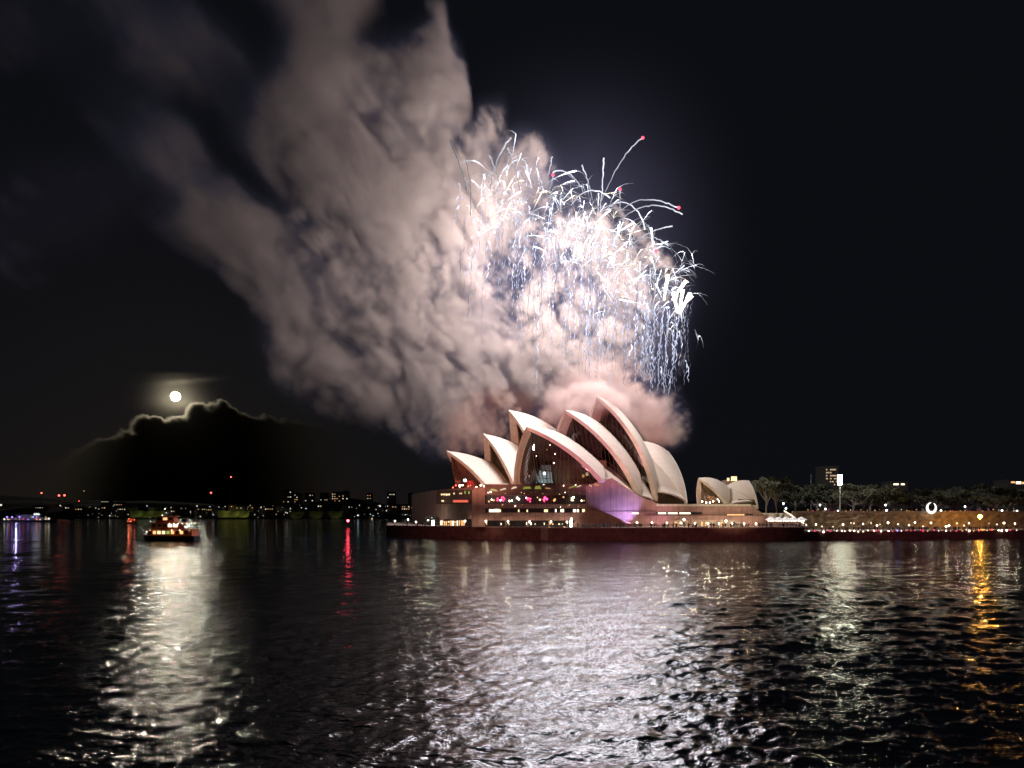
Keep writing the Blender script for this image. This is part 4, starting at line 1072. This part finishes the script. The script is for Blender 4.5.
for i in range(285):      # brilliant comets in the head of the display
    t = min(1, max(.04, fr_.gauss(.5, .28))); x, y = cen(t); x += max(-22, min(22, fr_.gauss(0, 12))); y += max(-22, min(60, fr_.gauss(14, 24))); Y = fr_.uniform(318, 346)
    ang = R(90 + fr_.gauss(-8, 24)); L = fr_.uniform(12, 46); n = 18; g = fr_.uniform(4, 18)
    pts = []
    for k in range(n):
        u = k / (n - 1); pts.append(P(x + math.cos(ang) * L * u + fr_.uniform(-.3, .3), y - math.sin(ang) * L * u + g * u * u, Y))
    w_ = fr_.uniform(.08, .17) if fr_.random() < .85 else fr_.uniform(.22, .42)
    rad = [w_ * (.12 + .88 * (k / (n - 1)) ** 1.4) * (1 if k < n - 1 else .4) for k in range(n)]
    gl = [(.02 + .98 * (k / (n - 1)) ** 2) * fr_.uniform(.5, 1) for k in range(n)]
    trail('firework_comet', pts, rad, gl, GW if fr_.random() < .8 else GO, 'brilliant white firework comet in the dense burst', 'firework', 'white comets of the burst', sparks=fr_.choice((3, 4, 5, 6)))
for i in range(230):      # crackling streamers falling below
    t = fr_.random() ** .8; x, y = cen(t); x += fr_.gauss(-4, 16); y += fr_.uniform(-15, 75); Y = fr_.uniform(322, 356)
    L = fr_.uniform(45, 120) if t > .35 else fr_.uniform(30, 90); L = max(18, min(L, fr_.uniform(370, 402) - y)); n = int(L / 2.2); x = min(x, 690); wx = wob(n, fr_.uniform(1, 3.2), 100 + i); jx = np.random.default_rng(900 + i).normal(0, .38, n)
    pts = [P(x + wx[k] + jx[k] - (1 - t) * 6 * k / n, y + L * k / n, Y) for k in range(n)]
    w_ = fr_.uniform(.1, .22); b = fr_.uniform(.2, 1.0); pr = np.random.default_rng(400 + i).uniform(.02, 1.6, n)
    trail('firework_streamer', pts, [w_ * float(q) * (1 - .5 * k / n) for k, q in enumerate(pr)], [b * (1 - .75 * k / n) * float(q) for k, q in enumerate(pr)], GB, 'thin crackling pale streamer falling beneath the burst', 'firework', 'falling firework streamers')
def bez(pts, n=22):
    out = []
    for k in range(n):
        t = k / (n - 1); q = [Vector((*p, 0)) for p in pts]
        while len(q) > 1: q = [a.lerp(b, t) for a, b in zip(q[:-1], q[1:])]
        out.append(q[0])
    return out
def arc(pts, Y, w_, b, m, label, name='firework_trail', star=None, j=.25, group=None, cat='firework'):
    q = bez(pts); n = len(q); P_ = [P(a.x + fr_.gauss(0, j), a.y + fr_.gauss(0, j), Y) for a in q]
    trail(name, P_, [w_ * (.55 + .45 * k / n) for k in range(n)], [b * (.35 + .65 * k / n) * fr_.uniform(.7, 1.2) for k in range(n)], m, label, cat, group, star)
arc([(598, 208), (614, 172), (627, 146), (643, 138)], 322, .3, .12, GW, 'long white arc ending in the highest red star of the display', 'firework_star', .72)
arc([(546, 196), (550, 188), (553, 182), (553, 175)], 324, .3, .1, GW, 'short trail tipped by a red star at the thin end of the burst', 'firework_star', .72)
arc([(620, 216), (620, 205), (620, 197), (620, 189)], 320, .28, .1, GW, 'upright trail tipped by a red star over the middle of burst', 'firework_star', .72)
arc([(620, 212), (640, 190), (668, 203), (679, 208)], 318, .3, .14, GW, 'wide bowed trail ending in the outermost red star', 'firework_star', .72)
arc([(640, 262), (648, 258), (654, 256), (656, 251)], 318, .26, .1, GW, 'red star sparkling beside the lower flank of the burst', 'firework_star', .72)
for pts, w_, b in ([(585, 195), (575, 172), (562, 168), (553, 172)], .34, .16), ([(545, 192), (548, 175), (551, 165), (552, 157)], .3, .12), ([(536, 185), (530, 170), (526, 162), (522, 159)], .3, .12), ([(490, 190), (494, 165), (500, 150), (511, 138)], .42, .1), ([(600, 215), (602, 195), (603, 175), (604, 158)], .34, .2), ([(592, 200), (590, 185), (586, 175), (582, 165)], .32, .14), ([(615, 225), (640, 200), (662, 202), (682, 214)], .3, .14), ([(625, 250), (645, 232), (660, 228), (672, 226)], .3, .14), ([(632, 245), (648, 232), (660, 238), (668, 246)], .28, .12), ([(600, 222), (612, 190), (640, 200), (645, 230)], .34, .2), ([(660, 296), (668, 280), (676, 272), (684, 266)], .3, .2), ([(640, 275), (660, 262), (678, 268), (690, 272)], .26, .1), ([(572, 205), (580, 190), (596, 185), (610, 198)], .34, .2), ([(500, 186), (496, 170), (492, 160), (489, 155)], .34, .1), ([(520, 190), (516, 170), (512, 158), (508, 148)], .32, .1), ([(466, 160), (470, 180), (472, 195), (470, 215)], .34, .05), ([(450, 140), (458, 160), (464, 175), (466, 190)], .4, .04):
    arc(pts, fr_.uniform(314, 330), w_, b, GW, 'curved white trail arching over the edge of the burst', j=.35, group='arched trails above the burst')
for a, b in (((680, 314), (690, 293)), ((679, 312), (683, 290)), ((676, 312), (692, 296)), ((678, 313), (673, 292)), ((672, 300), (686, 281)), ((664, 300), (668, 275))):
    arc([a, ((a[0] + b[0]) / 2, (a[1] + b[1]) / 2), b], 316, .85, .9, GO, 'short thick golden white comet at the lowest tip of the burst', 'firework_comet', j=.1, group='golden comets at the low tip')
for x0, y0, x1, y1 in ((680, 312, 668, 398), (670, 310, 664, 395), (664, 308, 658, 392), (656, 306, 652, 390), (648, 306, 647, 380)):
    n = 44; wx = wob(n, 1.4, int(x0)); jj = np.random.default_rng(int(x0) + 3).normal(0, .5, n); pr = np.random.default_rng(int(x0)).uniform(.5, 1.2, n)
    trail('firework_streamer', [P(x0 + (x1 - x0) * (k / n) ** .8 + wx[k] + jj[k], y0 + (y1 - y0) * k / n, 318) for k in range(n)], [.26] * n, [.55 * float(q) * (1 - .6 * k / n) for k, q in enumerate(pr)], GB, 'long separate spark thread hanging below the low tip', 'firework', 'spark threads below the low tip')
# the light the burst throws, one lamp for each dense knot of comets
FP = 2.15e5
fk = [o for o in COL.objects if o.name.startswith('firework_comet')]
for x, y, f in ((505, 222, 1.6), (560, 235, 1.9), (612, 245, 1.9), (664, 285, 1.4)):
    c_ = P(x, y, 322); b_ = min(fk, key=lambda o: (o.data.vertices[0].co - c_).length)
    lamp('POINT', 'burst_light', c_, FP * f, (.97, .94, 1), b_, 5)

# ------------------------------------------------------------------ smoke
def smoke():
    Yc = 388.0; s = Yc / F
    x0, x1 = (-70 - 512) * s, (760 - 512) * s; z0, z1 = CH + (HY - 500) * s, CH + (HY + 40) * s
    y0, y1 = 298.0, 438.0
    nx, ny, nz = 440, 96, 300
    X = np.linspace(x0, x1, nx, dtype=np.float32); Yv = np.linspace(y0, y1, ny, dtype=np.float32); Z = np.linspace(z0, z1, nz, dtype=np.float32)
    px = 512 + X / s; py = HY - (Z - CH) / s
    # the plume as a chain of soft limbs: (from x, y, to x, y, radius, weight), in metres across and up once scaled
    LIMBS = [(655, 425, 570, 395, 34, 1), (570, 395, 440, 350, 50, 1), (440, 350, 372, 230, 62, .97), (372, 230, 335, 90, 50, .9), (335, 90, 318, 10, 54, .84), (318, 10, 300, -50, 54, .8),
             (440, 330, 430, 200, 50, .9), (430, 200, 408, 105, 44, .88), (405, 110, 440, 72, 24, .8), (447, 48, 446, 32, 11, .8), (445, 60, 446, 45, 9, .6), (462, 165, 492, 124, 15, .8), (440, 130, 460, 95, 18, .75), (470, 230, 512, 178, 30, .85),
             (520, 205, 655, 300, 40, .46), (520, 290, 640, 350, 52, .5), (372, 20, 385, 0, 9, .5),
             (440, 390, 320, 300, 54, .85), (320, 300, 232, 232, 44, .8), (232, 232, 170, 168, 38, .6), (170, 168, 125, 120, 40, .4),
             (340, 270, 285, 140, 36, .58), (290, 150, 190, 60, 44, .48), (190, 70, 120, -30, 52, .36),
             (440, 430, 330, 370, 38, .46), (490, 432, 425, 455, 26, .36), (120, 205, 10, 235, 56, .37), (120, 20, 0, 10, 56, .33)]
    PXg, PYg = np.meshgrid(px, py, indexing='ij'); keep = np.ones_like(PXg)
    nw = Noise(4); qx = (nw(PXg / 60, PYg / 60, 0 * PXg) - .5) * 44 + (nw(PXg / 24, PYg / 24, 0 * PXg + 3) - .5) * 20; qy = (nw(PXg / 60, PYg / 60, 0 * PXg + 9.5) - .5) * 44 + (nw(PXg / 24, PYg / 24, 0 * PXg + 6.5) - .5) * 20
    fx = np.clip((640 - PXg) / 60, .45, 1)
    for ax, ay, bx, by, r_, w_ in LIMBS:
        dx, dy = bx - ax, by - ay; ux, uy = PXg + qx * fx - ax, PYg + qy * fx - ay
        t = np.clip((ux * dx + uy * dy) / (dx * dx + dy * dy), 0, 1); dd = np.hypot(ux - t * dx, uy - t * dy) / r_
        f = np.clip((1.36 - dd) / 1.0, 0, 1); keep *= 1 - w_ * f * f * (3 - 2 * f)
    env = (1 - keep).astype(np.float32); E = env[:, None, :]
    XX, YY, ZZ = np.meshgrid(X, Yv, Z, indexing='ij')
    # the plume leans away from the camera where it is low over the sails
    yc = 388 + 8 * np.clip((430 - px[:, None]) / 300, 0, 1) + 14 * np.clip((py[None, :] - 400) / 60, 0, 1) * np.clip((570 - px[:, None]) / 60, 0, 1)
    yc = yc - 54 * np.exp(-((px[:, None] - 582) / 34) ** 2) * np.exp(-((py[None, :] - 418) / 20) ** 2)
    half = 10 + 20 * np.sqrt(env)
    depth = np.clip(1 - ((YY - yc[:, None, :]) / half[:, None, :]) ** 2, 0, 1)
    act = (E * depth > .004)
    xs, ys, zs = XX[act], YY[act], ZZ[act]
    del XX, YY, ZZ
    e = np.broadcast_to(E, act.shape)[act]; dp = depth[act]
    n1, n2, n3 = Noise(1), Noise(2), Noise(3)
    # rotate so that streaks run from upper left to lower right, then warp
    c_, s_ = math.cos(R(52)), math.sin(R(52))
    a = xs * c_ - zs * s_; b = xs * s_ + zs * c_
    wx = n1(a / 38, ys / 38, b / 38) - .5; wz = n2(a / 38, ys / 38, b / 38) - .5
    a2, b2 = a + 12 * wx, b + 12 * wz
    wx = n2(a2 / 13, ys / 13, b2 / 13) - .5; wz = n3(a2 / 13, ys / 13, b2 / 13) - .5
    a2 += 5 * wx; b2 += 5 * wz
    tot = np.zeros_like(xs); amp = 1.0; sc = 27.0
    qx_ = 512 + xs / s; qy_ = HY - (zs - CH) / s
    st = np.clip(1.18 - np.hypot(qx_ - 555, (qy_ - 290) * 1.1) / 330, 0, 1)       # crisper towards the burst
    for k in range(6):
        nf = (n1, n2, n3)[k % 3]
        v = nf(a2 / (sc * 1.35) + 7 * k, ys / (sc * 1.2), b2 / sc) * 2 - 1
        if k >= 1: v = 2.2 * np.abs(v) - .72      # billows
        tot += amp * v * (1 if k < 2 else (.35 + .65 * st)); amp *= .78; sc *= .52
    d = e * .95 - (.36 + .27 * st) + (.34 + .32 * st) * tot * np.clip(e * 4, 0, 1)
    d = np.clip(d * (.62 + 1.2 * st), 0, 1.35) * np.clip(dp * 1.6, 0, 1)
    D = np.zeros(act.shape, np.float32)
    D[act] = (.032 + .16 * st) * d
    # thin lit haze that hangs around the burst
    hx = np.clip(np.exp(-(((px - 580) / 92) ** 2)) - .02, 0, 1)[:, None] * np.clip(np.exp(-(((py - 235) / 110) ** 2)) - .02, 0, 1)[None, :]
    D += (.0011 * hx)[:, None, :] * np.clip(1 - ((Yv - 386) / 40) ** 2, 0, 1)[None, :, None]
    D += (.009 * np.clip(env - .05, 0, 1) ** 2)[:, None, :] * np.clip(1 - ((Yv - 390) / 38) ** 2, 0, 1)[None, :, None]
    D[[0, -1]] = 0; D[:, [0, -1]] = 0; D[:, :, [0, -1]] = 0
    o = volume('smoke', D, (x0, y0, z0), (x1, y1, z1), vol_mat('firework_smoke', (.97, .745, .64), -.22, thin=(.62, .6, .95)))
    tag(o, 'great billowing bank of pinkish grey firework smoke drifting over the sails', 'smoke', kind='stuff')
smoke()

# ------------------------------------------------------------------ moon and cloud bank
mp_ = P(175.5, 396.5, 9000)
mb = MB(); mb.ball(mp_, 53, 0, 24, 16); o = mb.build('moon', emis('moonlight', (1, .92, .74), 900, 'FRONT'), None, True)
tag(o, 'full moon shining white above the cloud bank', 'moon')
def clouds():
    Yc = 6000.0; s = Yc / F
    x0, x1 = (-60 - 512) * s, (430 - 512) * s; z0, z1 = CH + (HY - 513) * s, CH + (HY - 372) * s; y0, y1 = 5930., 6070.
    nx, ny, nz = 520, 12, 150
    X = np.linspace(x0, x1, nx); Yv = np.linspace(y0, y1, ny); Z = np.linspace(z0, z1, nz)
    px = 512 + X / s; py = HY - (Z - CH) / s
    top = np.interp(px, [-60, 20, 70, 100, 118, 132, 140, 150, 160, 170, 176, 184, 192, 200, 207, 214, 222, 232, 240, 260, 300, 350, 430], [490, 470, 455, 440, 434, 428, 420, 415.5, 415, 418, 421, 417, 410, 405.5, 406, 404, 403, 409, 414, 416, 420, 430, 470])
    PX, YY, PY = np.meshgrid(px, Yv / s, py, indexing='ij')
    n1, n2 = Noise(8), Noise(9)
    f = np.zeros(PX.shape); a = 1
    for k, sc in enumerate((15, 7.5, 3.8, 1.9)): f += a * ((n1, n2)[k % 2](PX / sc + 3 * k, YY / sc * .4, PY / sc) - .5); a *= .68
    d = (PY - top[:, None, None]) / 5 + f * 2.3
    d = np.clip(d, 0, 1) * np.clip((PX - 30) / 110, 0, 1) ** 2 * np.clip((390 - PX) / 150, 0, 1) ** 2.5
    D = .07 * d * np.clip(1 - ((Yv - 6000) / 70) ** 2, 0, 1)[None, :, None]
    # thin veils by the moon
    veil = np.exp(-((PY - 382 + (PX - 180) * .09) / 2.0) ** 2) * np.exp(-((PX - 188) / 24) ** 2) + .5 * np.exp(-((PY - 403) / 6) ** 2) * np.exp(-((PX - 180) / 26) ** 2)
    D += .0010 * veil * (.4 + np.clip(f + .5, 0, 1))
    D += .0008 * np.exp(-(((PX - 176) / 26) ** 2 + ((PY - 397) / 18) ** 2))  # round haze added to give the moon its halo
    D[[0, -1]] = 0; D[:, [0, -1]] = 0; D[:, :, [0, -1]] = 0
    o = volume('clouds', D, (x0, y0, z0), (x1, y1, z1), vol_mat('moonlit_cloud', (.19, .175, .145), .92))
    tag(o, 'dark cloud bank with a silver edge below the moon', 'clouds', kind='stuff')
clouds()

# the small lamps of the quay, boats and far shore are far too weak to reach the smoke and clouds: leave those pairs out of the light sampling
far_off = bpy.data.collections.new('beyond_reach')
far_off.objects.link(bpy.data.objects['smoke']); far_off.objects.link(bpy.data.objects['clouds'])
for q in far_off.collection_objects: q.light_linking.link_state = 'EXCLUDE'
only_smoke = bpy.data.collections.new('beyond_reach_of_moon'); only_smoke.objects.link(bpy.data.objects['smoke'])
for q in only_smoke.collection_objects: q.light_linking.link_state = 'EXCLUDE'
only_cloud = bpy.data.collections.new('beyond_reach_of_burst'); only_cloud.objects.link(bpy.data.objects['clouds'])
for q in only_cloud.collection_objects: q.light_linking.link_state = 'EXCLUDE'
for o in list(SC.objects):
    if o.type == 'LIGHT':
        big = o.name.startswith('burst_light') or (o.name.startswith('beam') and o.data.energy > 1e5)
        o.light_linking.receiver_collection = only_cloud if big else far_off
bpy.data.objects['moon'].light_linking.receiver_collection = only_smoke
